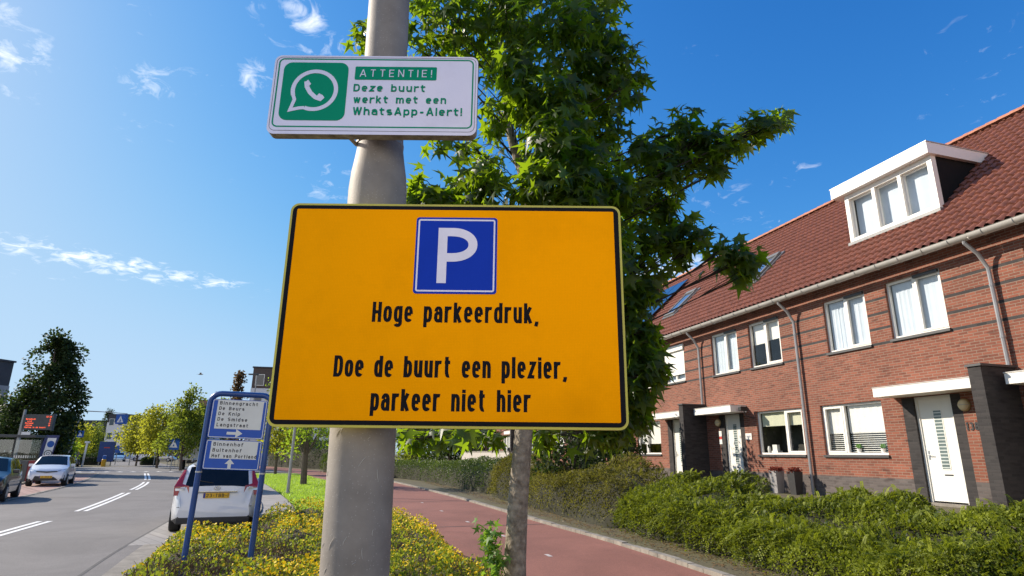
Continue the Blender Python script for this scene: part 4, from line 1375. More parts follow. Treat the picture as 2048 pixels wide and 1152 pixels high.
# --- blue wayfinding board
t = thing('direction_sign', 'blue tubular frame with two white street name panels in the yellow flowering shrubs', 'sign', (-3.52, 8.0, 0))
Mt = Matrix.Translation((3.52, -8.0, 0)) @ Matrix.Translation((-3.52, 8, 1.9)) @ Matrix.Rotation(R(1.5), 4, 'Y') @ Matrix.Rotation(R(9), 4, 'Z') @ Matrix.Translation((3.52, -8, -1.9))
b = MB()
xl, xr, zt, rr_ = -3.915, -3.150, 2.445, .13
path = [(xl, 8, -.2), (xl, 8, 1.0), (xl, 8, zt - rr_)]
path += [(xl + rr_ - rr_ * math.cos(R(a)), 8, zt - rr_ + rr_ * math.sin(R(a))) for a in range(15, 91, 15)]
path += [(xr - rr_ + rr_ * math.sin(R(a)), 8, zt - rr_ + rr_ * math.cos(R(a))) for a in range(0, 91, 15)]
path += [(xr, 8, 1.0), (xr, 8, -.2)]
b.tube(path, .036, 12, 0, True, Mt); b.build('frame', DBLUE, t)
LBL = mat('light blue sheeting', (.012, .095, .50), .45, var=.06)
WPN = mat('white name panel', (.80, .80, .76), .5, var=.04)
LETT = mat('dark lettering', (.035, .035, .045), .6)


def name_panel(z0, z1, wz0, wz1, names, zs, ends, cap, arrow):
    y = 7.955
    b = MB(); b.prism(rrect(xl + .045, xr - .045, z0, z1, .025), y, y + .03, 0, Mt); p = b.build('name_panel', LBL, t)
    b = MB(); rring(b, xl + .052, xr - .052, z0 + .007, z1 - .007, .02, .008, y - .001, 0, None, Mt)
    b.prism(rrect(xl + .11, xr - .09, wz0, wz1, .004, 2), y - .002, y, 0, Mt)
    ax_, az = (xl + xr) / 2 - .02, (z0 + wz0) / 2 + .005
    if arrow == 'r':
        q = [(-.09, -.017), (.02, -.017), (.02, -.055), (.10, 0), (.02, .055), (.02, .017), (-.09, .017)]
    else:
        q = [(-.020, -.062), (.020, -.062), (.020, .0), (.058, .0), (0, .062), (-.058, .0), (-.020, .0)]
    b.prism([(ax_ + a, az + c) for a, c in q], y - .002, y, 0, Mt)
    b.build('white_field', WPN, p)
    b = MB()
    for nme, z, e in zip(names, zs, ends):
        write(b, nme, xl + .135, xl + .135 + e, z, cap, y - .0032, .19, .75, .28, 0, Mt)
    b.build('lettering', LETT, p)


name_panel(1.885, 2.372, 2.000, 2.362, ['Binnengracht', 'De Beurs', 'De Knip', 'De Smidse', 'Langstraat'], [2.302, 2.235, 2.168, 2.098, 2.028], [.47, .31, .265, .365, .385], .044, 'r')
name_panel(1.500, 1.862, 1.632, 1.852, ['Binnenhof', 'Buitenhof', 'Hof van Portland'], [1.788, 1.715, 1.645], [.36, .35, .54], .044, 'u')
for x in (xl, xr):
    b = MB(); b.tube([(x, 8, 1.455), (x, 8, 1.475)], .040, 12, 0, True, Mt); b.build('clamp', ALU, t)

# ================================================================== TREES, HEDGES, SHRUBS
BARKL = mat('mottled bark', (.13, .10, .072), .9, col2=(.38, .315, .235), scale=16, bump=.9, bscale=22)
BARKD = mat('dark bark', (.075, .058, .045), .95, col2=(.14, .11, .085), scale=7, bump=.8, bscale=20)
TWIG = mat('twig', (.10, .07, .045), .9, var=.3)

# --- the big sweet gum beside the bike path
TY = 6.7
tp = [(1036, 1240, 0), (1030, 1120, 0), (1036, 1000, 0), (1047, 870, 0), (1056, 700, 0), (1064, 540, .02), (1062, 440, .04), (1052, 360, .05), (1030, 300, .03), (1014, 240, 0), (1012, 170, -.03), (1024, 90, -.05), (1030, 0, 0), (1022, -120, 0), (1030, -330, 0)]
trunk_path = [at(x, y, TY + o) for x, y, o in tp]
trunk_path[0].z = -.1; trunk_path[0].x = .045
tr_r = [.140, .116, .108, .100, .092, .086, .080, .074, .062, .050, .040, .032, .026, .018, .008]
tree = thing('leafy_tree', 'tall tree with star shaped leaves and mottled trunk right behind the yellow sign', 'tree', (.045, TY, 0))
Mt = Matrix.Translation((-.045, -TY, 0))
b = MB(); b.tube([Mt @ p for p in trunk_path], tr_r, 14); b.build('trunk', BARKL, tree)

# leaf clumps: where the boughs carry them (picture position, distance from the trunk plane, reach)
CL = [  # px, py, dY, radius px, weight
    (720, 75, -.2, 26, .7), (760, 60, 0, 30, .7), (830, 40, .1, 55, 1), (900, 20, -.3, 60, 1), (850, 92, .0, 38, .8), (960, 60, .3, 60, 1), (1000, -40, .2, 90, 1.2),
    (1090, -30, -.3, 90, 1.2), (1180, -60, .3, 90, 1), (900, -80, 0, 90, 1.1), (800, -60, .3, 80, .9), (1060, 50, .5, 60, .9), (1130, 70, -.5, 65, 1.1),
    (1200, 100, .1, 60, 1.2), (1190, 40, .2, 55, 1), (1245, 130, .2, 42, 1), (1262, 170, 0, 35, .9), (1240, 185, -.2, 28, .5), (1150, 150, .3, 60, 1.1), (1220, 165, .3, 36, .7),
    (1050, 150, -.6, 55, .7), (980, 130, .4, 45, .6), (930, 150, .5, 40, .6), (1110, 210, -.7, 58, 1.1), (1165, 230, .4, 60, 1.1), (1100, 280, -.8, 55, 1.0),
    (1160, 310, -.5, 60, 1.1), (1000, 200, .5, 40, .5), (970, 280, .6, 36, .45), (1050, 240, .6, 50, .7), (1210, 270, .3, 50, 1.0), (1190, 205, .4, 42, .9),
    (1260, 300, .2, 50, 1.1), (1320, 285, .3, 45, 1.1), (1365, 255, .2, 36, 1), (1372, 290, .3, 40, 1), (1310, 340, .2, 48, 1.1), (1355, 345, .2, 38, 1),
    (1410, 300, .2, 38, 1.1), (1430, 330, .2, 30, .8), (1425, 275, .1, 28, .8), (1462, 290, .2, 30, 1), (1490, 262, .2, 30, 1), (1530, 252, .1, 28, .9), (1562, 240, .1, 20, .7), (1420, 352, .1, 18, .3),
    (865, 292, -.2, 26, .5), (900, 285, -.1, 30, .55), (930, 290, 0, 26, .5), (840, 372, .1, 34, 1), (880, 385, .1, 36, 1), (830, 400, .2, 30, .9), (925, 395, .2, 36, 1), (965, 370, -.3, 42, .9),
    (985, 330, .5, 36, .6), (960, 400, .0, 40, .9), (1020, 400, -.5, 38, .6), (1090, 370, -.8, 50, 1.1), (1150, 385, -.7, 55, 1.2), (1210, 370, -.4, 50, 1.1), (1250, 400, .0, 50, 1.2),
    (1300, 410, .2, 48, 1.2), (1270, 470, .2, 50, 1.3), (1330, 460, .3, 42, 1.1), (1370, 470, .2, 40, 1.1), (1310, 520, .3, 42, 1.1), (1410, 490, .2, 36, 1.1), (1450, 510, .1, 36, 1.1), (1490, 520, .1, 30, 1), (1430, 545, .1, 26, .8), (1480, 555, .1, 20, .6), (1330, 400, .2, 30, .8),
    (1350, 510, .2, 30, .8), (1270, 540, .3, 46, 1.3), (1280, 600, .2, 42, 1.2), (1265, 660, .2, 46, 1.3), (1300, 650, 0, 28, .8), (1280, 720, .1, 44, 1.3), (1310, 745, .0, 28, .9), (1275, 780, .1, 40, 1.2), (1295, 690, .2, 34, 1), (1262, 830, .2, 34, 1.1),
    (1230, 450, .3, 60, 1.2), (1240, 600, .3, 60, 1.2), (1230, 720, .3, 60, 1.2), (1200, 520, -.5, 70, 1), (1100, 480, .5, 80, 1), (1150, 640, .5, 80, 1), 
    (850, 440, .2, 40, .8), (1180, 800, .3, 60, 1), (1100, 780, .6, 60, .8), 
    (830, 880, .2, 22, .55), (880, 872, .3, 26, .6), (930, 870, -.2, 26, .6), (985, 872, .2, 24, .5), (1090, 868, .3, 28, .8), (1140, 872, .0, 34, 1), (1190, 868, .2, 34, 1.1), (1230, 862, .2, 30, 1.1), (800, 868, .4, 18, .4),
    (1030, 60, -.5, 42, 1), (1010, 140, -.55, 36, .9), (1050, 200, -.6, 40, .9), (985, 235, -.4, 30, .6), (1010, 10, -.5, 45, 1), (1075, 330, -.6, 38, .9), (960, 470, .9, 60, .7), (1010, 560, 1.0, 60, .7), (1130, 560, .8, 60, .9), (930, 570, .9, 45, .5), (1080, 650, 1.0, 60, .7), (560, 690, 99, 1, 0),
]
CL = [c for c in CL if c[4] > 0]
bm_ = MB()
tp_z = [p.z for p in trunk_path]
allP = []; allA = []; allN = []; allS = []; allT = []
sun_np = np.array(sdir)
for (px, py, dy, rp, wgt) in CL:
    c = at(px, py, TY + dy)
    dist = (c - Vector((0, 0, EYE))).length
    rad = rp * dist / FPX / (dist / (c - Vector((0, 0, EYE))).dot(fw))
    # bough: leaves the trunk lower down and rises to the clump
    horiz = math.hypot(c.x - trunk_path[5].x, c.y - TY)
    zb = max(2.0, c.z - .25 - .62 * horiz)
    i = max(0, min(len(tp_z) - 2, sum(1 for z in tp_z if z < zb) - 1))
    f_ = (zb - tp_z[i]) / max(1e-4, tp_z[i + 1] - tp_z[i]); f_ = min(1, max(0, f_))
    a = trunk_path[i].lerp(trunk_path[i + 1], f_)
    rb = min(.020, .004 + .0045 * (c - a).length)
    mid = a.lerp(c, .5) + Vector((rng.normal() * .06, rng.normal() * .06, .10 * horiz * (1 if c.z > a.z else .4)))
    bm_.tube([Mt @ a, Mt @ (a.lerp(mid, .55) + Vector((0, 0, .02))), Mt @ mid, Mt @ mid.lerp(c, .55), Mt @ c], [rb, rb * .8, rb * .6, rb * .4, .004], 6, 0, False)
    for k in range(4):
        d = Vector(rand_dirs(1)[0]) * rad * .9
        bm_.tube([Mt @ mid.lerp(c, .6), Mt @ (c + d * .5 + Vector((0, 0, .02))), Mt @ (c + d)], [.006, .004, .002], 4, 0, False)
    n = int(wgt * (66 * (rp / 40) ** 2 + 16))
    n = min(n, 230)
    d = rand_dirs(n) * (rng.random((n, 1)) ** .42) * rad * 1.14
    d[:, 1] *= 1.35
    pos = np.array(c) + d
    # stems radiate from the clump, blades hang over
    axis = unit(d * .55 / max(rad, .01) + np.array([0, 0, -.85]) + rng.normal(0, .38, (n, 3)))
    nor = unit(d / max(rad, .01) * .6 + np.array([-.25, 0, .6]) + rng.normal(0, .55, (n, 3)))
    kp = vnoise(pos * 4.2 + 7.1) > .33
    pos, axis, nor = pos[kp], axis[kp], nor[kp]; n = len(pos)
    allP.append(pos); allA.append(axis); allN.append(nor); allS.append(rng.uniform(.10, .20, n)); allT.append(np.clip(rng.normal(.4, .28, n), 0, 1))
bm_.build('limbs', mat('shaded bark', (.022, .018, .014), .95, var=.3), tree)  # limbs coloured darker than the trunk so they hide among the leaves
P = np.concatenate(allP); off = np.array([.045, TY, 0])
SG = leaf_mat('sweet gum leaf', (.007, .020, .004), (.42, .62, .016), (.014, .036, .006), .32, .42, .28)
leaves('crown', P - off, np.concatenate(allA), np.concatenate(allN), np.concatenate(allS), STAR, SG, tree, np.concatenate(allT), .28)
print('tree leaves', len(P))
# young shoots at the foot of the trunk
n = 170
q = rng.random(n)
P = np.stack([-.10 - .12 * q + rng.normal(0, .055, n), TY - .10 + rng.normal(0, .06, n) - .03, .45 + .55 * q + rng.normal(0, .05, n)], 1)
sh = thing('trunk_shoots', 'bright green young leafy shoots sprouting at the left foot of the mottled trunk', 'plant', (-.10, TY - .1, 0))
leaves('foliage', P - np.array([-.10, TY - .1, 0]), unit(rng.normal(0, .5, (n, 3)) + [-.2, 0, -.5]), unit(rng.normal(0, .5, (n, 3)) + [-.3, -.3, .6]), rng.uniform(.05, .095, n), STAR, leaf_mat('young leaf', (.06, .15, .015), (.26, .42, .03), (.12, .24, .03), .45), sh, rng.random(n), .2)
b = MB()
for k in range(5): b.tube([(.03 + k * .005, .04, .0), (-.03 - .02 * k, .01, .5), (-.10 - .02 * k, -.02, 1.0 - .07 * k)], [.007, .005, .002], 5, 0, False)
b.build('stem', TWIG, sh)


def leafy_tree(name, label, base, height, crown_r, crown_z0, n, leaf, lm, group=None, bark=BARKD, trunk_r=None, shape='oval', seed=0, cat='tree', gaps=.45):
    """tree with trunk, forking limbs and a crown of separate leaf sprays in uneven clumps"""
    global rng
    old = rng; rng = np.random.default_rng(seed + 100)
    t = thing(name, label, cat, base, 0, group)
    tr = trunk_r or .02 * height
    b = MB()
    top = height * .93
    bend = rng.normal(0, .015 * height, 2)
    tp_ = [Vector((bend[0] * math.sin(k * 1.3), bend[1] * math.sin(k * 1.7), top * k / 6)) for k in range(7)]
    b.tube(tp_, [tr * (1 - .135 * k) for k in range(7)], 8)
    b.build('trunk', bark, t)
    b = MB()
    nb = 26
    cl = []
    for k in range(nb):
        z = crown_z0 + (height - crown_z0) * (k + .5) / nb
        u_ = (z - crown_z0) / (height - crown_z0)
        if shape == 'oval': rr = crown_r * math.sqrt(max(.05, 1 - (2 * u_ - .85) ** 2 / 1.45))
        elif shape == 'cone': rr = crown_r * (1.02 - u_) ** .75
        else: rr = crown_r * min(1.0, .55 + 1.8 * u_) * min(1.0, 1.15 * (1.02 - u_) ** .60)
        for q in range(3):
            an = k * 2.4 + q * 2.1 + rng.normal(0, .3); d = rr * rng.uniform(.35, 1.0)
            cl.append((Vector((d * math.cos(an), d * math.sin(an), z + rng.normal(0, .03 * height))), crown_r * rng.uniform(.22, .42)))
        an = k * 2.4
        a = tp_[min(5, int(6 * max(.15, (z - .25 * rr) / top) * .9))]
        c = cl[-3][0]
        b.tube([a, a.lerp(c, .5) + Vector((0, 0, .05 * height)), c], [tr * .3, tr * .2, tr * .06], 5, 0, False)
    b.build('limbs', bark, t)
    cl.append((Vector((0, 0, height - .03 * height)), crown_r * .22))
    w = np.array([c[1] ** 2 for c in cl]); w /= w.sum()
    idx = rng.choice(len(cl), n, p=w)
    C = np.array([tuple(c[0]) for c in cl])[idx]; Rr = np.array([c[1] for c in cl])[idx]
    d = rand_dirs(n) * (rng.random((n, 1)) ** .4) * Rr[:, None]
    P = C + d
    keep = vnoise(P * (2.2 / crown_r) + 13.7) > gaps * .62
    P = P[keep]; d = d[keep]; m_ = len(P)
    leaves('crown', P, unit(d * .6 + rng.normal(0, .5, (m_, 3)) + [0, 0, -.3]), unit(d + rng.normal(0, .6, (m_, 3)) + [0, 0, .5]), rng.uniform(.7, 1.3, m_) * leaf, OVAL, lm, t, np.clip(rng.normal(.4, .3, m_), 0, 1))
    rng = old
    return t


LM_DARK = leaf_mat('dark tree leaf', (.016, .030, .010), (.06, .10, .015), (.040, .062, .018), .3, .6, .2)
LM_YEL = leaf_mat('yellow green leaf', (.22, .24, .025), (.62, .60, .04), (.38, .37, .04), .5, .7, .15)
LM_YEL2 = leaf_mat('olive yellow leaf', (.13, .15, .022), (.48, .48, .04), (.27, .27, .035), .48, .7, .15)
LM_MID = leaf_mat('mid green leaf', (.07, .10, .018), (.28, .34, .03), (.16, .19, .03), .46, .65, .2)
LM_BRT = leaf_mat('bright street tree leaf', (.06, .12, .014), (.36, .50, .03), (.15, .22, .025), .48, .55, .25)
LM_RED = leaf_mat('reddish leaf', (.07, .05, .025), (.16, .10, .03), (.12, .06, .03), .4, .6, .3)


def gpos(px, Y, z=0):
    """point on the ground at distance Y under picture column px (at the horizon line)"""
    p = at(px, 905, Y)
    return Vector((p.x, Y, z))


leafy_tree('dark_tree', 'tall dark green tree behind the bus shelter and its red display', gpos(74, 46), 10.0, 2.55, 1.0, 24000, .22, LM_DARK, seed=1, shape='egg', gaps=.42)
leafy_tree('dark_tree', 'small dark bush like tree at the left picture edge beside the dark tree', gpos(-22, 50), 5.6, 2.2, 1.0, 7000, .22, LM_DARK, seed=2, gaps=.3)
for i, (px, Y, h, r, z0, lm, sh_, lb) in enumerate([
        (276, 74, 5.7, 2.3, 2.0, LM_YEL2, 'oval', 'leftmost yellow green street tree right of the white house block'),
        (318, 66, 6.2, 2.4, 2.0, LM_YEL2, 'oval', 'middle yellow green street tree beside the road in the distance'),
        (366, 58, 7.2, 2.4, 2.0, LM_MID, 'cone', 'taller green street tree with feathery top left of the blue sign'),
        (395, 66, 6.0, 2.2, 1.6, LM_DARK, 'oval', 'dark leafy tree between the white truck and the blue sign'),
        (204, 165, 12.0, 2.6, 1.5, LM_DARK, 'cone', 'distant dark pointed tree behind the white house block'),
        (176, 118, 6.4, 2.6, 1.0, LM_MID, 'oval', 'distant green trees crown behind the hedge island'),
        (146, 105, 6.0, 2.6, 1.0, LM_YEL, 'oval', 'pale distant tree right of the dark tree by the shelter'),
        (120, 62, 3.6, 1.5, .8, LM_BRT, 'oval', 'low bright leafy tree just right of the blue parking zone board'),
        (460, 62, 9.3, 1.3, 2.2, LM_RED, 'cone', 'thin reddish tree showing above the blue sign frame'),
        (436, 70, 7.6, 1.0, 2.2, LM_MID, 'cone', 'thin green tree showing left of the blue sign frame'),
        (555, 50, 6.6, 1.6, 1.9, LM_YEL2, 'oval', 'small lawn tree with yellowing crown right of the blue sign post'),
        (613, 34.2, 9.2, 2.0, 2.15, LM_BRT, 'oval', 'lawn tree with bright crown left of the lamp post, dark leaning trunk'),
        (905, 56, 9.0, 3.4, 1.8, LM_DARK, 'oval', 'dark tree behind the clipped hedge right of the lamp post'),
        (1150, 21.5, 4.6, 1.9, .6, LM_DARK, 'oval', 'dark evergreen tree in the hedge right of the mottled trunk'),
        (1225, 23.5, 3.6, 1.2, .5, LM_DARK, 'oval', 'small dark evergreen in front of the house with shutters'),
        (830, 70, 7.0, 3.0, 1.2, LM_MID, 'oval', 'far green tree just right of the lamp post shaft')]):
    near = Y < 40
    leafy_tree('street_tree', lb, gpos(px, Y, gz(NX.dot(gpos(px, Y))) if px > 1000 else 0), h, r, z0, int(5500 * (r / 2.5) ** 2) + (3000 if near else 800), .13 if near else .24, lm, 'street trees in the distance' if not near else None, seed=10 + i, shape=sh_)


def hedge(name, label, pts, width, h, n, leaf, lm, seed=0, shoots=0, lump=.16, cat='hedge', wood=None, zb=None):
    """hedge grown along a line: twiggy core and a skin of small leaves with an uneven outline"""
    global rng
    old = rng; rng = np.random.default_rng(seed + 500)
    L = smooth_line(pts, 5)
    ln = np.cumsum([0] + [(L[i + 1] - L[i]).length for i in range(len(L) - 1)])
    base = Vector((L[0].x, L[0].y, 0))
    t = thing(name, label, cat, base)
    arr = np.array([(p.x, p.y) for p in L])

    def frame(s):
        x = np.interp(s, ln, arr[:, 0]); y = np.interp(s, ln, arr[:, 1])
        e = .3
        tx = np.interp(np.minimum(s + e, ln[-1]), ln, arr[:, 0]) - np.interp(np.maximum(s - e, 0), ln, arr[:, 0])
        ty = np.interp(np.minimum(s + e, ln[-1]), ln, arr[:, 1]) - np.interp(np.maximum(s - e, 0), ln, arr[:, 1])
        l = np.hypot(tx, ty); return x, y, tx / l, ty / l

    def gzv(x, y):
        d = np.clip((NX.x * x + NX.y * y - 7.0) / 3.2, 0, 1)
        return GZ * d * d * (3 - 2 * d)

    def surf(s, a, k):
        """a: angle over the cross section 0..pi; k shrink"""
        x, y, tx, ty = frame(s)
        ca, sa = np.cos(a), np.sin(a)
        off_ = width / 2 * np.sign(ca) * np.abs(ca) ** .55
        hh = h(s) if callable(h) else h
        z = hh * np.abs(sa) ** .5
        endf = np.clip(np.minimum(s, ln[-1] - s) / (width * .35), 0, 1) ** .5
        nz = vnoise(np.stack([x * 1.1 + off_, y * 1.1, z * 1.5 + seed], -1)) - .5
        nz2 = vnoise(np.stack([x * 3.7 + off_ * 3, y * 3.7, z * 4 + seed], -1)) - .5
        kk = k * (1 + lump * 1.6 * nz + lump * .8 * nz2)
        off_ = off_ * kk * (.35 + .65 * endf); z = z * kk * (.45 + .55 * endf)
        gx, gy = x - ty * off_, y + tx * off_
        return np.stack([gx, gy, gzv(gx, gy) + z], -1), np.stack([-ty * ca, tx * ca, sa], -1)
    # core
    ns, na = max(8, int(ln[-1] / .3)), 11
    S, A = np.meshgrid(np.linspace(0, ln[-1], ns), np.linspace(0, math.pi, na), indexing='ij')
    V, _ = surf(S.ravel(), A.ravel(), .74)
    V = V - np.array(base)
    F = [(i * na + j, (i + 1) * na + j, (i + 1) * na + j + 1, i * na + j + 1) for i in range(ns - 1) for j in range(na - 1)]
    np_mesh('branches', V, np.array(F).ravel(), 4, wood or mat('hedge twigs', (.020, .018, .010), .95, col2=(.040, .038, .016), scale=12), t)
    s = rng.uniform(0, ln[-1], n); a = np.where(rng.random(n) < .6, rng.uniform(0, math.pi, n), np.clip(rng.normal(math.pi / 2, .5, n), 0, math.pi))
    V, Nn = surf(s, a, 1 - .2 * rng.random(n) ** 2.2)
    ax_ = unit(Nn * .8 + rng.normal(0, .7, (n, 3)) + [0, 0, .35])
    nr_ = unit(Nn + rng.normal(0, .7, (n, 3)) + [0, 0, .4])
    sz = rng.uniform(.6, 1.4, n) * leaf
    tint = np.clip(-.25 + 1.15 * vnoise(V * 1.3 + 5) + rng.normal(0, .18, n), 0, 1)
    Vs, As, Ns, Ss, Ts = [V], [ax_], [nr_], [sz], [tint]
    if shoots:
        s = rng.uniform(0, ln[-1], shoots); a = np.abs(rng.normal(math.pi / 2, .75, shoots)).clip(.1, 3.0)
        B, Nn = surf(s, a, .97)
        for i in range(shoots):
            L_ = rng.uniform(.10, .34) * (1 if rng.random() < .93 else 1.5); m_ = int(L_ / (leaf * .36))
            d0 = unit((Nn[i] + rng.normal(0, .7, 3) + [0, 0, .25])[None])[0]
            tt = np.linspace(0, 1, m_)[:, None]
            C = B[i] + d0 * L_ * tt + np.array([0, 0, -.45 * L_]) * tt ** 2.0
            dirs = unit(np.gradient(C, axis=0))
            sd = unit(np.cross(dirs, np.array([0, 0, 1.0]) + rng.normal(0, .2, 3)))
            sg = np.where(np.arange(m_) % 2 == 0, 1, -1)[:, None]
            Vs.append(C); As.append(unit(dirs * .7 + sd * sg)); Ns.append(unit(np.cross(dirs, sd) + rng.normal(0, .25, (m_, 3)))); Ss.append(np.full(m_, leaf * .95) * (1.1 - .5 * tt[:, 0])); Ts.append(np.clip(np.full(m_, rng.normal(.45, .28)) + .25 * tt[:, 0] + rng.normal(0, .08, m_), 0, 1))
    leaves('foliage', np.concatenate(Vs) - np.array(base), np.concatenate(As), np.concatenate(Ns), np.concatenate(Ss), DIAMOND, lm, t, np.concatenate(Ts))
    rng = old
    return t


def hp(u_, d):
    p = UX * u_ + NX * d
    return (p.x, p.y)


LM_H1 = leaf_mat('hedge leaf', (.020, .040, .006), (.36, .42, .02), (.25, .28, .03), .26, .5, .2)
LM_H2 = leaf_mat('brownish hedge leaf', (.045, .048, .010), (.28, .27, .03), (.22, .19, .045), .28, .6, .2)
LM_H3 = leaf_mat('clipped hedge leaf', (.05, .085, .014), (.12, .18, .02), (.13, .17, .03), .28, .45, .4)
hedge('hedge', 'broad sunlit green hedge with arching shoots in front of the brick houses', [hp(3.2, 8.15), hp(6, 8.05), hp(9, 7.95), hp(12, 7.85), hp(14.4, 7.75)], 2.5, lambda s: np.interp(s, [0, 2.0, 3.4, 6.0, 8.5, 11.5], [.88, .78, .58, .62, .80, .96]), 100000, .044, LM_H1, 1, 4200, .34)
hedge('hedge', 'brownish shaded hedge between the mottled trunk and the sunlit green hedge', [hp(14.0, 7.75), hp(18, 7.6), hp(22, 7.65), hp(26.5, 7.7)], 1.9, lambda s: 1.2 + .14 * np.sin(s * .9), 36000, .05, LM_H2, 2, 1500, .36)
hedge('hedge', 'lower clipped hedge at the bend of the red bike path', [hp(26.8, 7.9), hp(31, 7.8), hp(36, 7.6), hp(42, 7.0), hp(48, 5.4)], 1.8, 1.2, 26000, .06, LM_H3, 3, 500, .2)
hedge('hedge', 'dark bushy hedge under the lawn trees at the far side of the path', [(-14, 66), (-18, 67), (-24, 73), (-31, 82)], 2.4, 3.0, 14000, .12, LM_DARK, 4, 0, .2)
hedge('hedge', 'round green bush beside the far bend of the red path', [(-14.6, 55), (-15.6, 56.5), (-16.8, 58)], 2.2, 1.7, 6000, .09, LM_H3, 5, 0, .2)
hedge('hedge', 'low dark hedge on the traffic island under the blue board', [(-57.5, 76), (-54, 77), (-50.5, 77.5)], 2.5, 1.35, 9000, .10, LM_DARK, 6, 0, .15)
hedge('hedge', 'dark clipped box of shrubs beside the far parked van', [(-46.5, 79), (-44.5, 79.5)], 1.5, 1.0, 3000, .10, LM_DARK, 7, 0, .1)

# --- yellow flowering ground cover round the lamp post
n = 300000
px_ = rng.uniform(-9.5, 1.5, n); py_ = rng.uniform(4.2, 22.5, n)
la = np.array([(p.x, p.y) for p in offset_line(ROAD, -3.6)]); lp = np.array([(p.x, p.y) for p in offset_line(PATH, 3.42)])
left = np.interp(py_, la[:, 1], la[:, 0]); right = np.interp(py_, lp[:, 1], lp[:, 0])
wr = np.array([(p.x, p.y) for p in offset_line(ROAD, -4.9)])
left = np.where(py_ > 11.6, np.interp(py_, wr[:, 1], wr[:, 0]) + np.clip((py_ - 15.6) * .9, 0, 1.9), left)
ok = (px_ > left + .1) & (px_ < right - .05) & (py_ < 21.5)
ok &= rng.random(n) < np.clip(1.5 - py_ / 15, .22, 1)
px_, py_, left, right = px_[ok], py_[ok], left[ok], right[ok]


_dr = np.random.default_rng(21)
DOMES = []
for gx_ in np.arange(-9.5, 1.6, .62):
    for gy_ in np.arange(4.2, 22.5, .62):
        DOMES.append((gx_ + _dr.normal(0, .16), gy_ + _dr.normal(0, .16), _dr.uniform(.40, .66), _dr.uniform(.30, .66)))


def bed_h(x, y, l, r_):
    e = np.clip(np.minimum(x - l, r_ - x) / .55, 0, 1) ** .6
    e *= np.clip((21.8 - y) / 1.2, 0, 1) ** .5
    nz2 = vnoise(np.stack([x * 3.1, y * 3.1, x * 0 + 8.8], -1))
    out_ = np.zeros_like(x) + .10
    for (cx_, cy_, cr_, ch_) in DOMES:
        d2 = ((x - cx_) ** 2 + (y - cy_) ** 2) / cr_ ** 2
        out_ = np.maximum(out_, ch_ * np.sqrt(np.clip(1 - d2, 0, 1)))
    return (out_ + .22 * (nz2 - .45)) * e


hh = bed_h(px_, py_, left, right)
patch = vnoise(np.stack([px_ * .8 + 9, py_ * .8, px_ * 0 + 1.7], -1)) + .25 * (vnoise(np.stack([px_ * 4, py_ * 4, px_ * 0], -1)) - .5)
patch = patch - .42 * np.exp(-((px_ - left) / .9) ** 2) * (py_ < 10.5)
m_ = len(px_)
pz_ = hh * (1 - .55 * rng.random(m_) ** 2)
kind_ = rng.random(m_)
flow = (kind_ < np.clip((patch - .36) * 2.3, .02, .66)) & (pz_ > hh * .72)
bare = (patch < .40) & (kind_ > .35)
leafm = ~flow & ~bare
P = np.stack([px_, py_, pz_], 1)
LMP = leaf_mat('potentilla leaf', (.07, .125, .015), (.40, .46, .03), (.24, .29, .03), .35, .6, .2)
FLW = leaf_mat('yellow flower', (.80, .56, .006), (.7, .45, .01), (.95, .68, .01), .3, .6, .3)
TWG = leaf_mat('dry brown twigs', (.11, .07, .045), (.05, .03, .02), (.20, .14, .09), .1, .9, .2)
q = P[leafm]; k = len(q)
tn = np.clip(patch[leafm] * 1.1 - .15 + rng.normal(0, .2, k), 0, 1)
o1 = leaves('ground_cover', q, unit(rng.normal(0, .6, (k, 3)) + [0, 0, .7]), unit(rng.normal(0, .5, (k, 3)) + [0, 0, .8]), rng.uniform(.025, .06, k), DIAMOND, LMP, None, tn)
tag(o1, 'low bushy green ground cover with yellow flowers around the lamp post', 'shrubs', kind='stuff')
q = P[flow]; k = len(q)
PENTA = [(.5 * math.cos(R(a)) * (1 if i % 2 == 0 else .62), .5 * math.sin(R(a)) * (1 if i % 2 == 0 else .62) + .1) for i, a in enumerate(range(0, 360, 36))][:8]
PENTA = [(.5 * math.cos(R(a)), .5 * math.sin(R(a))) for a in range(0, 360, 60)]
o2 = leaves('flowers', q + np.array([0, 0, .03]), unit(rng.normal(0, .5, (k, 3)) + [0, 1, 0]), unit(rng.normal(0, .45, (k, 3)) + [-.2, -.35, .8]), rng.uniform(.024, .042, k), PENTA, FLW, None, rng.random(k))
tag(o2, 'small yellow blossoms dotted over the low green ground cover', 'flowers', kind='stuff')
q = P[bare]; k = len(q)
o3 = leaves('dry_twigs', q * np.array([1, 1, .85]), unit(rng.normal(0, .7, (k, 3)) + [0, 0, .8]), rand_dirs(k), rng.uniform(.05, .13, k), [(-.05, 0), (.05, 0), (.03, 1), (-.03, 1)], TWG, None, rng.random(k))
tag(o3, 'dry brown twigs showing in bare patches of the ground cover', 'twigs', kind='stuff')
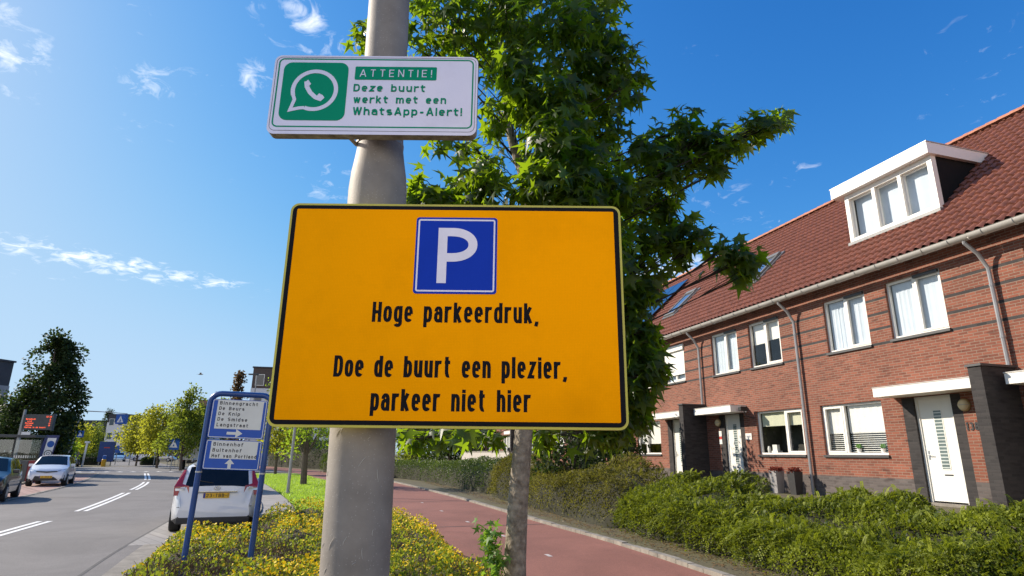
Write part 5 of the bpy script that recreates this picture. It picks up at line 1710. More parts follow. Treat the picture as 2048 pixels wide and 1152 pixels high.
# bed soil, mounded under the shrubs
xs_ = np.linspace(-9, 1, 90); ys_ = np.linspace(4, 22, 140)
XX, YY = np.meshgrid(xs_, ys_, indexing='ij')
ll = np.interp(YY, la[:, 1], la[:, 0]); rr2 = np.interp(YY, lp[:, 1], lp[:, 0])
ll = np.where(YY > 11.6, np.interp(YY, wr[:, 1], wr[:, 0]) + np.clip((YY - 15.6) * .9, 0, 1.9), ll)
ZZ = bed_h(XX, YY, ll, rr2) * .62 - .03
V = np.stack([XX, YY, ZZ], -1).reshape(-1, 3)
F = [(i * 140 + j, (i + 1) * 140 + j, (i + 1) * 140 + j + 1, i * 140 + j + 1) for i in range(89) for j in range(139)
     if min(ZZ[i, j], ZZ[i + 1, j], ZZ[i, j + 1], ZZ[i + 1, j + 1]) > -.028 or True]
F = [f for f in F if V[list(f), 2].max() > -.025]
o4 = np_mesh('bed_mound', V, np.array(F).ravel(), 4, mat('twiggy soil', (.045, .035, .022), .95, col2=(.09, .07, .04), scale=6, bump=1, bscale=30), None, smooth=True)
tag(o4, kind='structure')
# leaf litter on the verge between the path kerb and the hedge
n = 5200
u_ = rng.uniform(6, 40, n); d_ = 6.15 + np.abs(rng.normal(.0, .5, n)) * 1.0 + rng.random(n) * .3
# distance of the verge from the kerb follows the path
P = np.array([tuple(UX * a + NX * b_) for a, b_ in zip(u_, d_)])
rk = np.array([(p.x, p.y) for p in offset_line(PATH, -.2)])
P[:, 0] = np.maximum(P[:, 0], np.interp(P[:, 1], rk[:, 1], rk[:, 0]) + rng.random(n) * .6)
P[:, 2] = .012
dd_ = np.clip((P @ np.array(NX) - 7.0) / 3.2, 0, 1); P[:, 2] += GZ * dd_ * dd_ * (3 - 2 * dd_)
o5 = leaves('fallen_leaves', P, unit(rng.normal(0, 1, (n, 3)) * [1, 1, .15]), unit(rng.normal(0, .25, (n, 3)) + [0, 0, 1]), rng.uniform(.03, .07, n), DIAMOND, leaf_mat('dry leaf', (.20, .13, .06), (.36, .27, .13), (.2, .12, .05), .2), None, rng.random(n))
tag(o5, 'dry fallen leaves on the soil strip beside the bike path kerb', 'leaf litter', kind='stuff')

# ================================================================== VEHICLES
TYRE = mat('tyre rubber', (.018, .018, .018), .85, var=.2)
RIMM = mat('alloy rim', (.42, .42, .43), .35, .7, var=.1)
CGLASS = mat('car glass', (.008, .010, .012), .06, var=.2, spec=.45)
PLASTIC = mat('dark trim', (.022, .022, .024), .55, var=.2)
REDL = mat('red tail lamp', (.36, .010, .010), .12, var=.15, coat=1)
CLEARL = mat('clear lamp', (.62, .64, .66), .08, .35, var=.1, coat=1)
PLATE = mat('yellow plate', (.72, .42, .02), .45, var=.05)
PAINTS = {}


def paint(name, col, metal=.0):
    if name not in PAINTS:
        PAINTS[name] = mat('car paint ' + name, col, .28, metal, var=.04, scale=2, coat=1.0)
    return PAINTS[name]


def car(name, label, cat, loc, head, L, W, H, prof, pcol, group=None, axles=(.17, .80), wheel_r=.31, plate=None, rear_lamps='tall', rails=False, belt=.92, detail=True):
    """prof: (x, top, kind) stations along the middle line, rear to front; kind g marks glass up to the next station"""
    t = thing(name, label, cat, loc, head, group)
    sx = L
    st = []
    # denser stations
    for i in range(len(prof) - 1):
        a, b_ = prof[i], prof[i + 1]
        nn_ = max(1, int(abs(b_[0] - a[0]) * L / .16))
        for k in range(nn_):
            f = k / nn_
            st.append((a[0] + (b_[0] - a[0]) * f, a[1] + (b_[1] - a[1]) * f, a[2]))
    st.append(prof[-1])
    bd = MB(); gl = MB()
    rings = []
    zb = .20
    for (x, top, kd) in st:
        e = min(x, 1 - x)
        taper = 1 - .17 * max(0, 1 - e / .10) ** 2 - .03 * max(0, 1 - e / .25)
        w = W / 2 * taper
        z0 = zb + .10 * max(0, 1 - e / .05)
        bl = min(belt, top - .02)
        wt = w * (1 - .26 * max(0, (top - bl)) / max(.1, (H - belt))) if top > bl + .03 else w * .93
        ring = [(w * .86, z0), (w * .97, z0 + .08), (w * 1.0, max(z0 + .1, .45 * bl + .1)), (w * .985, bl * .82), (w * .95, bl), ]
        ring += [(wt + (w * .95 - wt) * .5, bl + (top - .05 - bl) * .5), (wt * .98, top - .055), (wt * .86, top - .012), (wt * .45, top + .012), (0, top + .018)]
        full = ring + [(-y, z) for y, z in ring[-2::-1]]
        rings.append([(x * L - L / 2, y, z) for y, z in full])
    nr = len(rings[0])
    V = [p for r_ in rings for p in r_]
    arches = [a * L - L / 2 for a in axles]
    for i in range(len(rings) - 1):
        kd = st[i][2]
        xm = (rings[i][0][0] + rings[i + 1][0][0]) / 2
        for j in range(nr - 1):
            q = (i * nr + j, (i + 1) * nr + j, (i + 1) * nr + j + 1, i * nr + j + 1)
            jj = j if j < nr // 2 else nr - 2 - j
            if jj == 0 or jj == 1 and False:
                tgt, m_ = bd, 1
            elif jj in (7, 8) and kd == 'g':
                tgt, m_ = gl, 0
            elif jj in (4, 5) and kd in ('s', 'S') :
                tgt, m_ = gl, 0
            elif jj in (4, 5) and kd == 'p':
                tgt, m_ = bd, 1
            elif jj == 6 and kd == 'g':
                tgt, m_ = bd, 0
            else:
                tgt, m_ = bd, 0
            tgt.add([V[k] for k in q], [(3, 2, 1, 0)], m_, True)
    bd.add(rings[0], [tuple(range(nr))], 0); bd.add(rings[-1], [tuple(range(nr - 1, -1, -1))], 0)

    def weld(o):
        bmm = bmesh.new(); bmm.from_mesh(o.data); bmesh.ops.remove_doubles(bmm, verts=bmm.verts, dist=.001); bmesh.ops.recalc_face_normals(bmm, faces=bmm.faces)
        bmm.to_mesh(o.data); bmm.free()
        try: o.data.set_sharp_from_angle(angle=R(42))
        except Exception: pass
    o = bd.build('body', [pcol, PLASTIC], t); weld(o)
    o = gl.build('window', CGLASS, t); weld(o)
    # wheels with dark arches
    for a in arches:
        for s_ in (-1, 1):
            m_ = MB(); M = Matrix.Translation((a, s_ * (W / 2 - .10), wheel_r)) @ Matrix.Rotation(R(90), 4, 'X')
            m_.lathe([(wheel_r * .62, -.11), (wheel_r * .93, -.11), (wheel_r, -.08), (wheel_r, .08), (wheel_r * .93, .11), (wheel_r * .62, .11)], 24, 0, M)
            w_ = m_.build('wheel', TYRE, t)
            m_ = MB()
            for k in range(7):
                m_.box(wheel_r * .12, wheel_r * .60, -.03, .03, s_ * -.118 - .005, s_ * -.118 + .005, 0, M @ Matrix.Rotation(2 * math.pi * k / 7, 4, 'Z'))
            m_.lathe([(wheel_r * .15, -.123), (wheel_r * .15, .123)], 12, 0, M)
            m_.lathe([(wheel_r * .64, -.112), (wheel_r * .57, -.116)], 24, 0, M); m_.lathe([(wheel_r * .57, .116), (wheel_r * .64, .112)], 24, 0, M)
            m_.build('rim', RIMM, w_)
            m_ = MB(); M2 = Matrix.Translation((a, s_ * (W / 2 - .010), wheel_r)) @ Matrix.Rotation(R(90), 4, 'X')
            seg = 20; vs = []
            for k in range(seg + 1):
                an = math.pi * k / seg
                vs += [((wheel_r + .055) * math.cos(an), (wheel_r + .055) * math.sin(an), 0), ((wheel_r - .06) * math.cos(an), (wheel_r - .06) * math.sin(an), 0)]
            m_.add(vs, [(2 * k, 2 * k + 1, 2 * k + 3, 2 * k + 2) for k in range(seg)], 0, False, M2)
            m_.build('wheel_arch', PLASTIC, t)
    if not detail: return t

    def top_at(x):
        for i in range(len(prof) - 1):
            if prof[i][0] <= x <= prof[i + 1][0]:
                return prof[i][1] + (prof[i + 1][1] - prof[i][1]) * (x - prof[i][0]) / max(1e-6, prof[i + 1][0] - prof[i][0])
    hw = W / 2
    # mirrors
    for s_ in (-1, 1):
        m_ = MB(); m_.box(-.07, .07, -.09, .09, -.06, .07, 0, Matrix.Translation((L * .66 - L / 2, s_ * (hw + .06), belt + .06)), .03); m_.build('mirror', pcol, t)
    return t


def lamp_patch(t, name, m_, pts, thick=.03):
    """moulded lamp set on the car: outline in space, thickened outwards along x"""
    b = MB(); n = len(pts)
    c = sum((Vector(p) for p in pts), Vector()) / n
    sg = 1 if c.x > 0 else -1
    f = [Vector(p) + Vector((sg * thick, 0, 0)) for p in pts]; r_ = [Vector(p) - Vector((sg * .06, 0, 0)) for p in pts]
    b.add(f + r_, [tuple(range(n))] + [(i, (i + 1) % n, n + (i + 1) % n, n + i) for i in range(n)])
    return b.build(name, m_, t)


def number_plate(t, x, z, txt, sg, w=.52):
    M = Matrix.Translation((x, 0, z)) @ Matrix.Rotation(R(-90) if sg < 0 else R(90), 4, 'Z')
    b = MB(); b.prism(rrect(-w / 2, w / 2, -.055, .055, .01, 2), -.012, .012, 0, M); b.box(-w / 2 + .004, -w / 2 + .045, -.014, -.0121, -.05, .05, 1, M)
    p = b.build('number_plate', [PLATE, mat('plate blue', (.01, .04, .3), .5)], t)
    b = MB(); write(b, txt, -w / 2 + .06, w / 2 - .02, -.036, .072, -.0145, .16, .76, .2, 0, M); b.build('plate_lettering', BLACK, p)


def rd(y, o):
    """point beside the road centre line and the road's heading there (o > 0: left)"""
    s = arc_of_y(ROAD, y); seg = along(ROAD, s - .6, s + .6)
    d = (seg[-1] - seg[0]).normalized()
    p = (seg[0] + seg[-1]) / 2 + Vector((-d.y, d.x, 0)) * o
    return p, math.atan2(d.y, d.x)


WAGON = [(0, .62, 'b'), (.008, .70, 'b'), (.02, .98, 'g'), (.085, 1.40, 'b'), (.11, 1.455, 's'), (.30, 1.50, 's'), (.33, 1.505, 'p'), (.35, 1.505, 's'), (.50, 1.49, 's'), (.56, 1.45, 'g'), (.735, .98, 'b'), (.76, .95, 'b'), (.95, .76, 'b'), (.985, .64, 'b'), (1, .48, 'b')]
HATCH = [(0, .55, 'b'), (.01, .70, 'b'), (.035, .95, 'g'), (.12, 1.36, 'b'), (.16, 1.42, 's'), (.36, 1.475, 's'), (.40, 1.475, 'p'), (.42, 1.475, 's'), (.54, 1.45, 's'), (.58, 1.42, 'g'), (.755, 1.0, 'b'), (.78, .96, 'b'), (.94, .80, 'b'), (.98, .68, 'b'), (1, .50, 'b')]
SUV = [(0, .65, 'b'), (.01, .85, 'b'), (.03, 1.10, 'g'), (.09, 1.62, 'b'), (.12, 1.70, 's'), (.35, 1.74, 's'), (.38, 1.74, 'p'), (.40, 1.74, 's'), (.55, 1.72, 's'), (.60, 1.66, 'g'), (.74, 1.15, 'b'), (.76, 1.12, 'b'), (.95, .95, 'b'), (.985, .8, 'b'), (1, .55, 'b')]
VAN = [(0, .8, 'b'), (.01, 1.2, 'b'), (.02, 1.35, 'g'), (.05, 1.92, 'b'), (.08, 1.97, 's'), (.35, 2.0, 's'), (.38, 2.0, 'p'), (.40, 2.0, 's'), (.62, 1.98, 's'), (.68, 1.92, 'g'), (.84, 1.2, 'b'), (.86, 1.15, 'b'), (.97, .95, 'b'), (1, .6, 'b')]

# white estate parked with its tail to us
p, hd = rd(15.0, -4.28)
p = Vector((-7.28, 15.95, 0)); hd = R(90 + 23.0)
WHT = paint('white', (.72, .73, .75))
t = car('parked_estate_car', 'white estate car parked behind the blue direction sign, tail lamps towards us', 'car', p, hd, 4.47, 1.77, 1.50, WAGON, WHT, None, (.20, .79), .315)
hl = 4.47 / 2
for s_ in (-1, 1):
    lamp_patch(t, 'tail_lamp', REDL, [(-hl + .08, s_ * .54, .80), (-hl + .16, s_ * .84, .80), (-hl + .17, s_ * .85, .98), (-hl + .10, s_ * .56, 1.00)], .02)
    lamp_patch(t, 'tail_lamp', REDL, [(-hl + .10, s_ * .58, 1.00), (-hl + .18, s_ * .855, .98), (-hl + .38, s_ * .72, 1.32), (-hl + .35, s_ * .67, 1.33), (-hl + .17, s_ * .70, 1.04)], .02)
    lamp_patch(t, 'reversing_lamp', CLEARL, [(-hl + .09, s_ * .63, .91), (-hl + .14, s_ * .82, .90), (-hl + .145, s_ * .82, .95), (-hl + .09, s_ * .64, .96)], .035)
    lamp_patch(t, 'rear_reflector', REDL, [(-hl + .03, s_ * .42, .33), (-hl + .08, s_ * .66, .34), (-hl + .08, s_ * .66, .39), (-hl + .03, s_ * .42, .38)], .02)
    b = MB(); b.tube([(-hl + .62, s_ * .60, 1.50), (-hl + .68, s_ * .60, 1.545), (-hl + 1.8, s_ * .60, 1.56), (-hl + 2.25, s_ * .60, 1.52)], .016, 6); b.build('roof_rail', mat('roof rail', (.05, .05, .05), .4, .4), t)
number_plate(t, -hl + .035, .80, '23-TBB-1', -1)
b = MB(); b.box(-hl + .0, -hl + .05, -.42, .42, .865, .895, 0, None, .008); b.build('tailgate_handle', mat('chrome', (.6, .6, .62), .2, .9), t)
b = MB(); M = Matrix.Translation((-hl + .065, 0, .95)) @ Matrix.Rotation(R(-90), 4, 'Z')
ribbon(b, bowl(-.062, .062, -.034, .034, 0, 360, 2.0), .012, -.02, M); ribbon(b, [(-.028, -.024), (-.012, .024)], .011, -.0202, M); ribbon(b, [(.012, -.024), (.028, .024)], .011, -.0203, M); ribbon(b, [(-.02, 0), (.02, 0)], .01, -.0204, M)
b.build('emblem', MATS['chrome'], t)
b = MB(); b.box(-hl - .02, -hl + .15, -.72, .72, .23, .36, 0, None, .03); b.build('lower_bumper', PLASTIC, t)
b = MB(); b.box(-hl + .005, -hl + .02, -.74, .74, .565, .575); b.box(-hl + .04, -hl + .055, -.60, .60, .70, .706); b.build('shut_line', PLASTIC, t)
b = MB(); b.tube([(-hl + .16, 0, 1.03), (-hl + .13, .12, 1.06), (-hl + .18, .48, 1.12)], .010, 5); b.build('rear_wiper', BLACK, t)
b = MB(); b.box(-hl + .30, -hl + .52, -.55, .55, 1.43, 1.465, 0, Matrix.Translation((0, 0, 0)), .012); b.build('roof_spoiler', WHT, t)
b = MB(); M = Matrix.Translation((-hl + .032, -.46, .63)) @ Matrix.Rotation(R(-90), 4, 'Z'); b.box(-.06, .06, -.014, -.008, -.02, .02, 0, M); b.build('trim_badge', MATS['dark trim'], t)

# white hatchback facing us on the left
p = (at(60, 974, 31) + at(135, 974, 31)) / 2
wc = Vector((-23.55, 32.5, 0))
HT = R(-62)
t = car('parked_hatchback', 'white hatchback parked nose towards us on the red brick bay by the bus shelter', 'car', wc, HT, 3.6, 1.62, 1.48, HATCH, WHT, None, (.17, .82), .29)
hl = 1.8
for s_ in (-1, 1):
    lamp_patch(t, 'headlight', CLEARL, [(hl - .30, s_ * .76, .70), (hl - .10, s_ * .45, .66), (hl - .12, s_ * .42, .76), (hl - .40, s_ * .74, .84)], .03)
    lamp_patch(t, 'fog_light', PLASTIC, [(hl - .16, s_ * .74, .30), (hl - .05, s_ * .60, .28), (hl - .06, s_ * .62, .48), (hl - .18, s_ * .74, .52)], .035)
lamp_patch(t, 'grille', PLASTIC, [(hl - .05, -.52, .30), (hl - .02, .0, .27), (hl - .05, .52, .30), (hl - .06, .44, .50), (hl - .05, -.44, .50)], .05)
lamp_patch(t, 'upper_grille', PLASTIC, [(hl - .12, -.44, .68), (hl - .06, 0, .65), (hl - .12, .44, .68), (hl - .13, .40, .73), (hl - .08, 0, .71), (hl - .13, -.40, .73)], .05)
number_plate(t, hl + .02, .45, 'XK-302-B', 1)
# dark blue hatchback cut by the left edge
t = car('parked_hatchback', 'dark blue small car cut off by the left picture edge', 'car', Vector((-18.62, 22.5, 0)), R(-60), 3.75, 1.66, 1.48, HATCH, paint('dark blue', (.004, .006, .014), .1), None, (.17, .82), .30)
hl = 3.75 / 2
for s_ in (-1, 1):
    lamp_patch(t, 'headlight', CLEARL, [(hl - .30, s_ * .76, .68), (hl - .10, s_ * .45, .64), (hl - .12, s_ * .42, .74), (hl - .40, s_ * .74, .82)], .03)
    lamp_patch(t, 'tail_lamp', REDL, [(-hl + .06, s_ * .58, .85), (-hl + .16, s_ * .76, .85), (-hl + .30, s_ * .70, 1.2), (-hl + .22, s_ * .62, 1.2)], .02)
number_plate(t, hl + .02, .45, 'ZF-718-K', 1)
# cars further along the road
DK = paint('black', (.012, .012, .014)); SIL = paint('silver', (.36, .37, .39), .5); LBL_ = paint('pale blue', (.36, .52, .62), .2)
p, hd = rd(26.5, -3.75)
car('parked_hatchback', 'white car in the same row, mostly hidden behind the blue sign post', 'car', p, hd, 3.9, 1.70, 1.48, HATCH, WHT, None, (.17, .82), .30)
p, hd = rd(42.0, -3.75)
t = car('parked_people_carrier', 'black people carrier parked at the kerb in front of the white truck', 'car', p, hd, 4.7, 1.86, 1.90, SUV, DK, None, (.18, .80), .34, belt=1.05)
hl = 2.35
for s_ in (-1, 1): lamp_patch(t, 'tail_lamp', REDL, [(-hl + .05, s_ * .66, .95), (-hl + .14, s_ * .86, .95), (-hl + .24, s_ * .80, 1.3), (-hl + .16, s_ * .70, 1.3)], .03)
gp = gpos(240, 104)
car('car', 'pale blue car driving on the road beyond the traffic island', 'car', gp, R(-62), 4.2, 1.75, 1.5, HATCH, LBL_, None, detail=True)
car('parked_van', 'white van parked far off behind the dark clipped shrubs', 'van', gpos(297, 108), R(12), 4.9, 1.95, 1.95, VAN, WHT, None, belt=1.15)
car('car', 'silver car parked far off right of the white van', 'car', gpos(326, 106), R(10), 4.2, 1.75, 1.55, HATCH, SIL, None)
car('car', 'dark car on the far road behind the parked white hatchback', 'car', gpos(118, 72), R(-60), 4.2, 1.75, 1.5, HATCH, SIL, None)
car('car', 'black car with bright windscreen behind the parked white hatchback', 'car', gpos(139, 68), R(-62), 4.3, 1.8, 1.6, SUV, DK, None)

# white truck
p = gpos(404, 64)
t = thing('truck', 'white box truck standing on the right behind the black people carrier', 'truck', p, R(106))
b = MB(); b.box(-4.2, 2.2, -1.2, 1.2, .95, 3.6, 0, None, .05); b.build('cargo_box', mat('truck white', (.75, .75, .74), .5, var=.06), t)
b = MB(); b.prism([(2.3, .6), (4.1, .6), (4.15, 1.5), (3.9, 2.6), (3.4, 3.0), (2.3, 3.1)], -1.15, 1.15); cb_ = b.build('cab', MATS['truck white'], t)
b = MB(); b.box(2.9, 3.6, -1.17, 1.17, 1.65, 2.35); b.box(4.0, 4.16, -1.0, 1.0, 1.55, 2.35); b.build('window', CGLASS, cb_)
b = MB(); b.box(-4.2, 2.4, -.5, .5, .6, .9); b.build('chassis', PLASTIC, t)
for x in (-3.0, 3.2):
    for s_ in (-1, 1):
        b = MB(); b.lathe([(.3, -.14), (.48, -.14), (.5, -.1), (.5, .1), (.48, .14), (.3, .14)], 18, 0, Matrix.Translation((x, s_ * 1.0, .5)) @ Matrix.Rotation(R(90), 4, 'X')); b.build('wheel', TYRE, t)
for s_ in (-1, 1): lamp_patch(t, 'tail_lamp', REDL, [(-4.2, s_ * .8, .8), (-4.2, s_ * 1.1, .8), (-4.2, s_ * 1.1, .95), (-4.2, s_ * .8, .95)], .03)

# ================================================================== STREET FURNITURE IN THE DISTANCE
GREYP = mat('grey post', (.34, .34, .33), .5, .3, var=.1)
DGREY = mat('dark grey metal', (.07, .075, .08), .5, .3, var=.15)
SGNB = mat('blue sign', (.012, .10, .42), .45, var=.06)
SGNW = mat('sign white', (.80, .80, .80), .5, var=.04)
sgl = glass_mat('shelter glass', (.80, .86, .86), .08)


def post_sign(name, label, x, Y, zc, size, post_h, rz=0, tri=True, group=None):
    base = gpos(x, Y)
    t = thing(name, label, 'sign', base, rz, group)
    b = MB(); b.tube([(0, 0, 0), (0, 0, post_h)], .045, 8); b.build('post', GREYP, t)
    b = MB(); b.prism(rrect(-size / 2, size / 2, zc - size / 2, zc + size / 2, .05, 3), -.09, -.06); pl = b.build('sign_plate', SGNB, t)
    if tri:
        s_ = size * .38
        b = MB(); b.prism([(-s_, zc - s_ * .8), (s_, zc - s_ * .8), (0, zc + s_)], -.096, -.0905)
        b.prism([(-s_ * .22, zc - s_ * .5), (s_ * .25, zc - s_ * .5), (s_ * .05, zc + .1 * s_)], -.100, -.0965, 1)
        b.build('crossing_symbol', [SGNW, SGNB], pl)
    return t


# bus shelter, its display, the zone board and the bins
Ysh = 36.5
bs = gpos(14, Ysh)
SHZ = R(16)
t = thing('bus_shelter', 'grey glass bus shelter at the left edge under the dark tree', 'bus shelter', bs, SHZ)
b = MB(); b.box(-3.2, 1.55, -.8, .8, 2.42, 2.56, 0, None, .02); b.build('roof', DGREY, t)
for x in (-3.0, -1.5, 0, 1.35):
    b = MB(); b.box(x - .04, x + .04, .62, .70, 0, 2.42); b.build('post', DGREY, t)
for x0_, x1_ in ((-2.95, -1.55), (-1.45, -.05), (.05, 1.30)):
    b = MB(); b.box(x0_, x1_, .655, .665, .25, 2.3); b.build('glass_panel', sgl, t)
b = MB(); b.box(1.34, 1.37, -.6, .6, .25, 2.3); b.build('glass_panel', sgl, t)
b = MB(); b.box(-2.6, .9, .2, .55, .45, .50); b.box(-2.4, -2.3, .3, .5, 0, .45); b.box(.6, .7, .3, .5, 0, .45); b.build('bench', mat('bench wood', (.2, .12, .07), .7), t)
b = MB()
for k in range(10): b.box(.1 + k * .115, .17 + k * .115, .648, .6545, 1.25, 1.40)
b.build('glass_marking', SGNW, t)
t = thing('departure_display', 'grey post with a black panel of red departure times over the bus shelter', 'display', gpos(30, 38.5), R(8))
LEDR = mat('red led', (.3, .02, .01), .5, emit=(1, .13, .05), estr=1.1)
b = MB(); b.prism([(-.12, 0), (.10, 0), (.10, 4.15), (.02, 4.15)], -.08, .08); b.build('post', GREYP, t)
b = MB(); b.box(.16, 1.78, -.12, .12, 2.92, 3.86, 0, None, .02); b.box(1.78, 1.84, -.13, .13, 2.88, 3.92); d_ = b.build('display_panel', DGREY, t)
b = MB()
write(b, '12:30', 1.42, 1.72, 3.68, .10, -.125, .18, .76, .2)
for k, wd in enumerate((.55, .35, .45, .4, 1.2)):
    s_ = ['Barendrecht', 'Zuid', 'Portland', 'Centrum', 'Haltes in de buurt'][k]
    write(b, s_, .28, .28 + wd, 3.53 - k * .125, .085, -.125, .2, .76, .2)
    if k < 4: write(b, str((3, 7, 12, 18)[k]), 1.62, 1.70, 3.53 - k * .125, .085, -.125, .2, .76, .2)
b.build('led_text', LEDR, d_)
b = MB(); b.box(.12, .62, -.03, .03, 2.62, 2.80); b.build('stop_name_plate', SGNW, t)
t = thing('zone_board', 'leaning looking dark blue board with two round parking zone symbols on white', 'sign', gpos(92, 39.0), R(14))
b = MB(); b.prism([(-.62, 0), (.10, 0), (.55, 2.62), (-.18, 2.62)], -.06, .06); bd_ = b.build('board', mat('dark blue board', (.02, .035, .15), .45), t)
b = MB(); b.prism([(-.16, 1.18), (.30, 1.18), (.45, 2.45), (-.03, 2.45)], -.066, -.061)
b.build('white_field', SGNW, bd_)
b = MB()
b.poly([(.19 + .20 * math.cos(R(a)), -.068, 2.08 + .20 * math.sin(R(a))) for a in range(0, 360, 15)], 0)
ribbon(b, bowl(-.06, .34, 1.32, 1.70, 0, 360, 2), .05, -.0685, None, 1); ribbon(b, bowl(.06, .22, 1.43, 1.59, 0, 360, 2), .03, -.0687, None, 1)
b.build('zone_symbol', [SGNB, DGREY], bd_)
t = thing('waste_bin', 'dark red and black bin standing beside the bus shelter glass', 'bin', gpos(62, 34.6), R(14))
b = MB(); b.box(-.35, .10, -.3, .3, 0, 1.15, 0, None, .03); b.build('body', DGREY, t)
b = MB(); b.box(.11, .42, -.3, .3, 0, 1.15, 0, None, .03); b.build('red_body', mat('dark red', (.20, .015, .02), .5), t)

# pole with the overhead crossing sign
Yg = 56
bp_ = gpos(136, Yg)
t = thing('crossing_mast', 'tall mast with a long thin arm holding a blue pedestrian crossing box over the road', 'mast', bp_, 0)
b = MB(); b.tube([(0, 0, 0), (.25, 0, 3), (.42, 0, 5.25)], [.10, .085, .07], 10); b.build('mast', GREYP, t)
b = MB(); b.tube([(.42, 0, 5.2), (2.5, 0, 5.12), (4.7, 0, 4.98)], [.05, .035, .03], 8); b.build('arm', GREYP, t)
b = MB(); b.box(3.85, 4.70, -.2, .2, 4.05, 4.90, 0, None, .02); bx_ = b.build('sign_box', SGNB, t)
b = MB(); b.prism([(3.98, 4.2), (4.57, 4.2), (4.275, 4.78)], -.208, -.201); b.prism([(4.2, 4.25), (4.36, 4.25), (4.30, 4.55)], -.213, -.2085, 1); b.build('crossing_symbol', [SGNW, SGNB], bx_)
b = MB(); b.prism(rrect(.55, 1.15, 2.85, 3.45, .05, 3), -.1, -.07); pl = b.build('sign_plate', SGNB, t)
b = MB(); b.prism([(.65, 2.96), (1.05, 2.96), (.85, 3.36)], -.107, -.101); b.build('crossing_symbol', SGNW, pl)
b = MB(); b.box(-.95, .0, -.06, -.02, 2.30, 2.62); b.box(-1.6, -.1, -.06, -.02, 1.55, 1.82); b.build('direction_plate', SGNB, t)
post_sign('crossing_sign', 'blue square pedestrian crossing sign before the yellow green trees', 346, 57, 2.35, 1.0, 2.9)
post_sign('small_blue_sign', 'small blue square sign far off left of the yellow green trees', 234, 78, 1.9, .85, 2.4, 0, False)
t = thing('island_board', 'tall dark blue board with a small red and white print on the traffic island', 'sign', gpos(213, 74), R(8))
b = MB(); b.box(-.85, .85, -.12, .12, .45, 2.75, 0, None, .03); bd_ = b.build('board', mat('island blue', (.015, .055, .22), .5), t)
b = MB(); b.box(-.3, .35, -.126, -.121, 2.0, 2.12, 1); b.box(-.12, .12, -.127, -.121, .9, 1.2, 0); b.build('print', [SGNW, RED], bd_)
b = MB(); b.box(-.7, -.6, -.05, .05, 0, .45); b.box(.6, .7, -.05, .05, 0, .45); b.build('foot', GREYP, t)
t = thing('traffic_bollard', 'yellow bollard with a blue top in front of the blue island board', 'bollard', gpos(211, 70), 0)
b = MB(); b.lathe([(.22, 0), (.22, .75), (.18, .80)], 14); b.build('base', mat('bollard yellow', (.65, .36, .02), .5), t)
b = MB(); b.lathe([(.17, .80), (.17, 1.15), (.08, 1.2)], 14); b.build('cap', SGNB, t)
t = thing('post', 'short pale post with a square top in front of the distant trees', 'post', gpos(169, 70), 0)
b = MB(); b.tube([(0, 0, 0), (.12, 0, 2.5)], .10, 8); b.build('shaft', SGNW, t); b = MB(); b.box(-.12, .36, -.1, .1, 2.5, 2.72); b.build('top', SGNW, t)


def street_lamp(label, x, Y, h, armw, group='street lamps with flat heads'):
    t = thing('street_lamp', label, 'street lamp', gpos(x, Y), 0, group)
    b = MB(); b.tube([(0, 0, 0), (0, 0, h * .5), (0, 0, h)], [.09, .07, .045], 8); b.build('pole', GREYP, t)
    b = MB(); b.box(-armw, .12, -.16, .16, h, h + .12, 0, None, .04); b.build('lamp_head', DGREY, t)


street_lamp('street lamp with flat dark head rising above the blue sign', 495, 56, 8.6, .75)
street_lamp('shorter far street lamp beside the reddish tree', 428, 80, 9.2, .8)
t = thing('lawn_post', 'slim pale lamp column standing on the lawn left of the lamp post', 'lamp column', Vector((-9.35, 26.75, 0)), 0)
b = MB(); b.tube([(0, 0, -.05), (0, 0, .15), (0, 0, .16), (.02, 0, 2.0), (.06, 0, 5.0)], [.085, .085, .068, .06, .05], 12); b.build('shaft', GREYP, t)
b = MB(); b.lathe([(.06, 5.0), (.20, 5.02), (.22, 5.1), (.05, 5.2)], 14, 0, Matrix.Translation((.06, 0, 0))); b.build('lamp_head', DGREY, t)
# fence and slim posts at the far right of the road
t = thing('mesh_fence', 'grey mesh fence between the distant tree trunks', 'fence', gpos(338, 74), 0)
b = MB()
for k in range(17): b.tube([(k * .42, 0, 0), (k * .42, 0, 2.3)], .025, 5)
b.build('upright', GREYP, t)
b = MB()
for z in (.2, .8, 1.5, 2.25): b.tube([(0, .03, z), (6.72, .03, z)], .022, 5)
b.build('rail', GREYP, t)
for x, Y, h, lb in ((311, 72, 4.6, 'thin grey post before the far white van'), (262, 76, 3.6, 'thin dark post left of the far white van')):
    t = thing('thin_post', lb, 'post', gpos(x, Y), 0); b = MB(); b.tube([(0, 0, 0), (0, 0, h)], .05, 8); b.build('shaft', GREYP, t); b = MB(); b.lathe([(.06, h), (.06, h + .06), (.02, h + .1)], 8); b.build('cap', DGREY, t)

# ================================================================== BUILDINGS IN THE DISTANCE
BW = mat('white render', (.70, .70, .71), .8, var=.06, scale=.4)
BG = mat('grey cladding', (.28, .28, .30), .8, var=.12, scale=.5)
BD = mat('dark roof storey', (.045, .045, .055), .7, var=.2, scale=.5)
BB = brick_mat('far brown brick', (.24, .12, .08), (.32, .17, .12), (.25, .2, .17))
FGL = mat('far window glass', (.03, .045, .06), .08, var=.3, spec=.8)


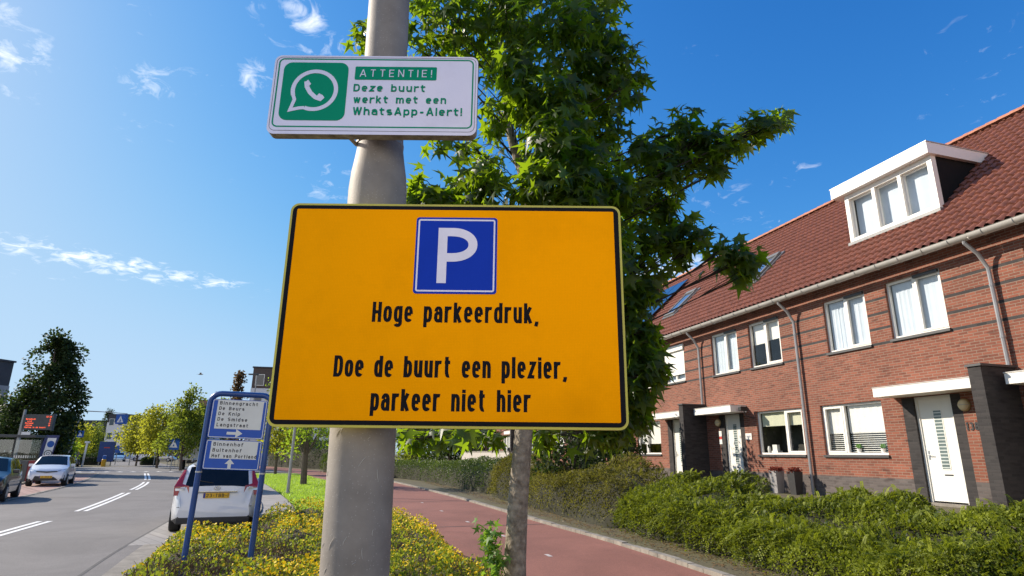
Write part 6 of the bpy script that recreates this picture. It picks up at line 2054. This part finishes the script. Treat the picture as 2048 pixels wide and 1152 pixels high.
def block(name, label, x, Y, w, dpt, h, rz, wallm, topm=None, top_h=0.0, floors=3, cols=4, cat='building', zb=0):
    t = thing(name, label, cat, gpos(x, Y, zb), rz)
    b = MB(); b.box(-w / 2, w / 2, 0, dpt, 0, h - top_h); wl = b.build('wall', wallm, t)
    if topm:
        b = MB(); b.box(-w / 2 + .05, w / 2 - .05, .05, dpt - .05, h - top_h, h); b.build('roof_storey', topm, t)
    b = MB(); b.box(-w / 2 - .08, w / 2 + .08, -.08, dpt + .08, h, h + .18); b.build('roof_edge', BD, t)
    fh = (h - .4) / floors
    for f in range(floors):
        for c in range(cols):
            cx_ = -w / 2 + w * (c + .5) / cols
            ww = w / cols * .55
            m_ = MB(); m_.box(cx_ - ww / 2, cx_ + ww / 2, -.05, .04, f * fh + fh * .35, f * fh + fh * .85); fr = m_.build('window', WHITE, t)
            m_ = MB(); m_.box(cx_ - ww / 2 + .08, cx_ + ww / 2 - .08, -.058, -.05, f * fh + fh * .35 + .08, f * fh + fh * .85 - .08); m_.build('pane', FGL, fr)
    return t


block('house_block', 'white house block with a dark roof storey behind the blue island board', 222, 140, 4.6, 10, 9.6, R(-8), BW, BD, 1.7, 3, 2)
block('house_row', 'narrow pale and dark house gables right of the white house block', 243, 150, 4.5, 8, 6.6, R(-8), BW, BB, 1.0, 2, 2)
block('house_row', 'brown brick house front behind the yellow green trees', 290, 150, 14, 8, 7.5, R(-8), BB, None, 0, 2, 6)
block('apartment_block', 'white block with dark top storey at the far left edge behind the shelter', -112, 60, 4.4, 3, 10.4, R(-14), BG, BD, 2.4, 3, 2)
block('apartment_block', 'white and brown block rising behind the blue sign', 519, 84, 4.2, 9, 13.0, R(12), BW, mat('brown cladding', (.10, .075, .065), .8, var=.15), 2.8, 4, 2)
block('apartment_block', 'red brown brick block seen left of the blue sign frame', 412, 96, 4.2, 8, 9.4, R(6), BB, None, 0, 3, 2)
block('flat_building', 'long low dark building far behind the trees on the left', 165, 190, 22, 10, 10.5, 0, BD, None, 0, 2, 8)
block('brick_building', 'dark building far behind the lawn trees', 600, 95, 16, 8, 6.5, R(14), BD, None, 0, 2, 6)
block('pale_house', 'pale low house glimpsed under the yellow sign beside the lamp post', 668, 88, 6, 7, 6.2, R(12), BW, None, 0, 2, 3)
# low garden wall seen under the yellow sign
t = thing('garden_wall', 'low pale garden wall behind the hedge left of the mottled trunk', 'wall', UX * 36 + NX * 10.0 + Vector((0, 0, gz(10.0))), FRZ)
b = MB(); b.box(-9, 3, -.1, .1, 0, 1.15); b.build('wall', mat('pale wall', (.48, .43, .38), .9, var=.12), t); b = MB(); b.box(-9.05, 3.05, -.13, .13, 1.154, 1.21); b.build('coping', KERBM, t)
# bird
t = thing('bird', 'small gull gliding in the pale sky left of the blue sign', 'bird', at(401, 749, 60), R(20))
n_ = 12; sp_ = .62
b = MB()
b.tube([(-.22, 0, 0), (-.12, 0, .015), (0, 0, .02), (.12, 0, .02), (.2, 0, .01), (.25, 0, 0)], [.012, .045, .06, .05, .03, .008], 8)
for s_ in (-1, 1):
    b.add([(.08, s_ * .03, .03), (.10, s_ * .3, .16), (.02, s_ * .62, .10), (-.05, s_ * .3, .15), (-.08, s_ * .03, .03), (.08, s_ * .03, .015), (.10, s_ * .3, .145), (.02, s_ * .62, .095), (-.05, s_ * .3, .135), (-.08, s_ * .03, .015)], [(0, 1, 3, 4), (1, 2, 3), (9, 8, 6, 5), (8, 7, 6)])
b.add([(-.2, 0, .0), (-.34, .07, 0), (-.34, -.07, 0), (-.2, 0, .012), (-.34, .07, .01), (-.34, -.07, .01)], [(0, 1, 2), (5, 4, 3)])
b.build('body', mat('gull feathers', (.35, .34, .33), .9), t)
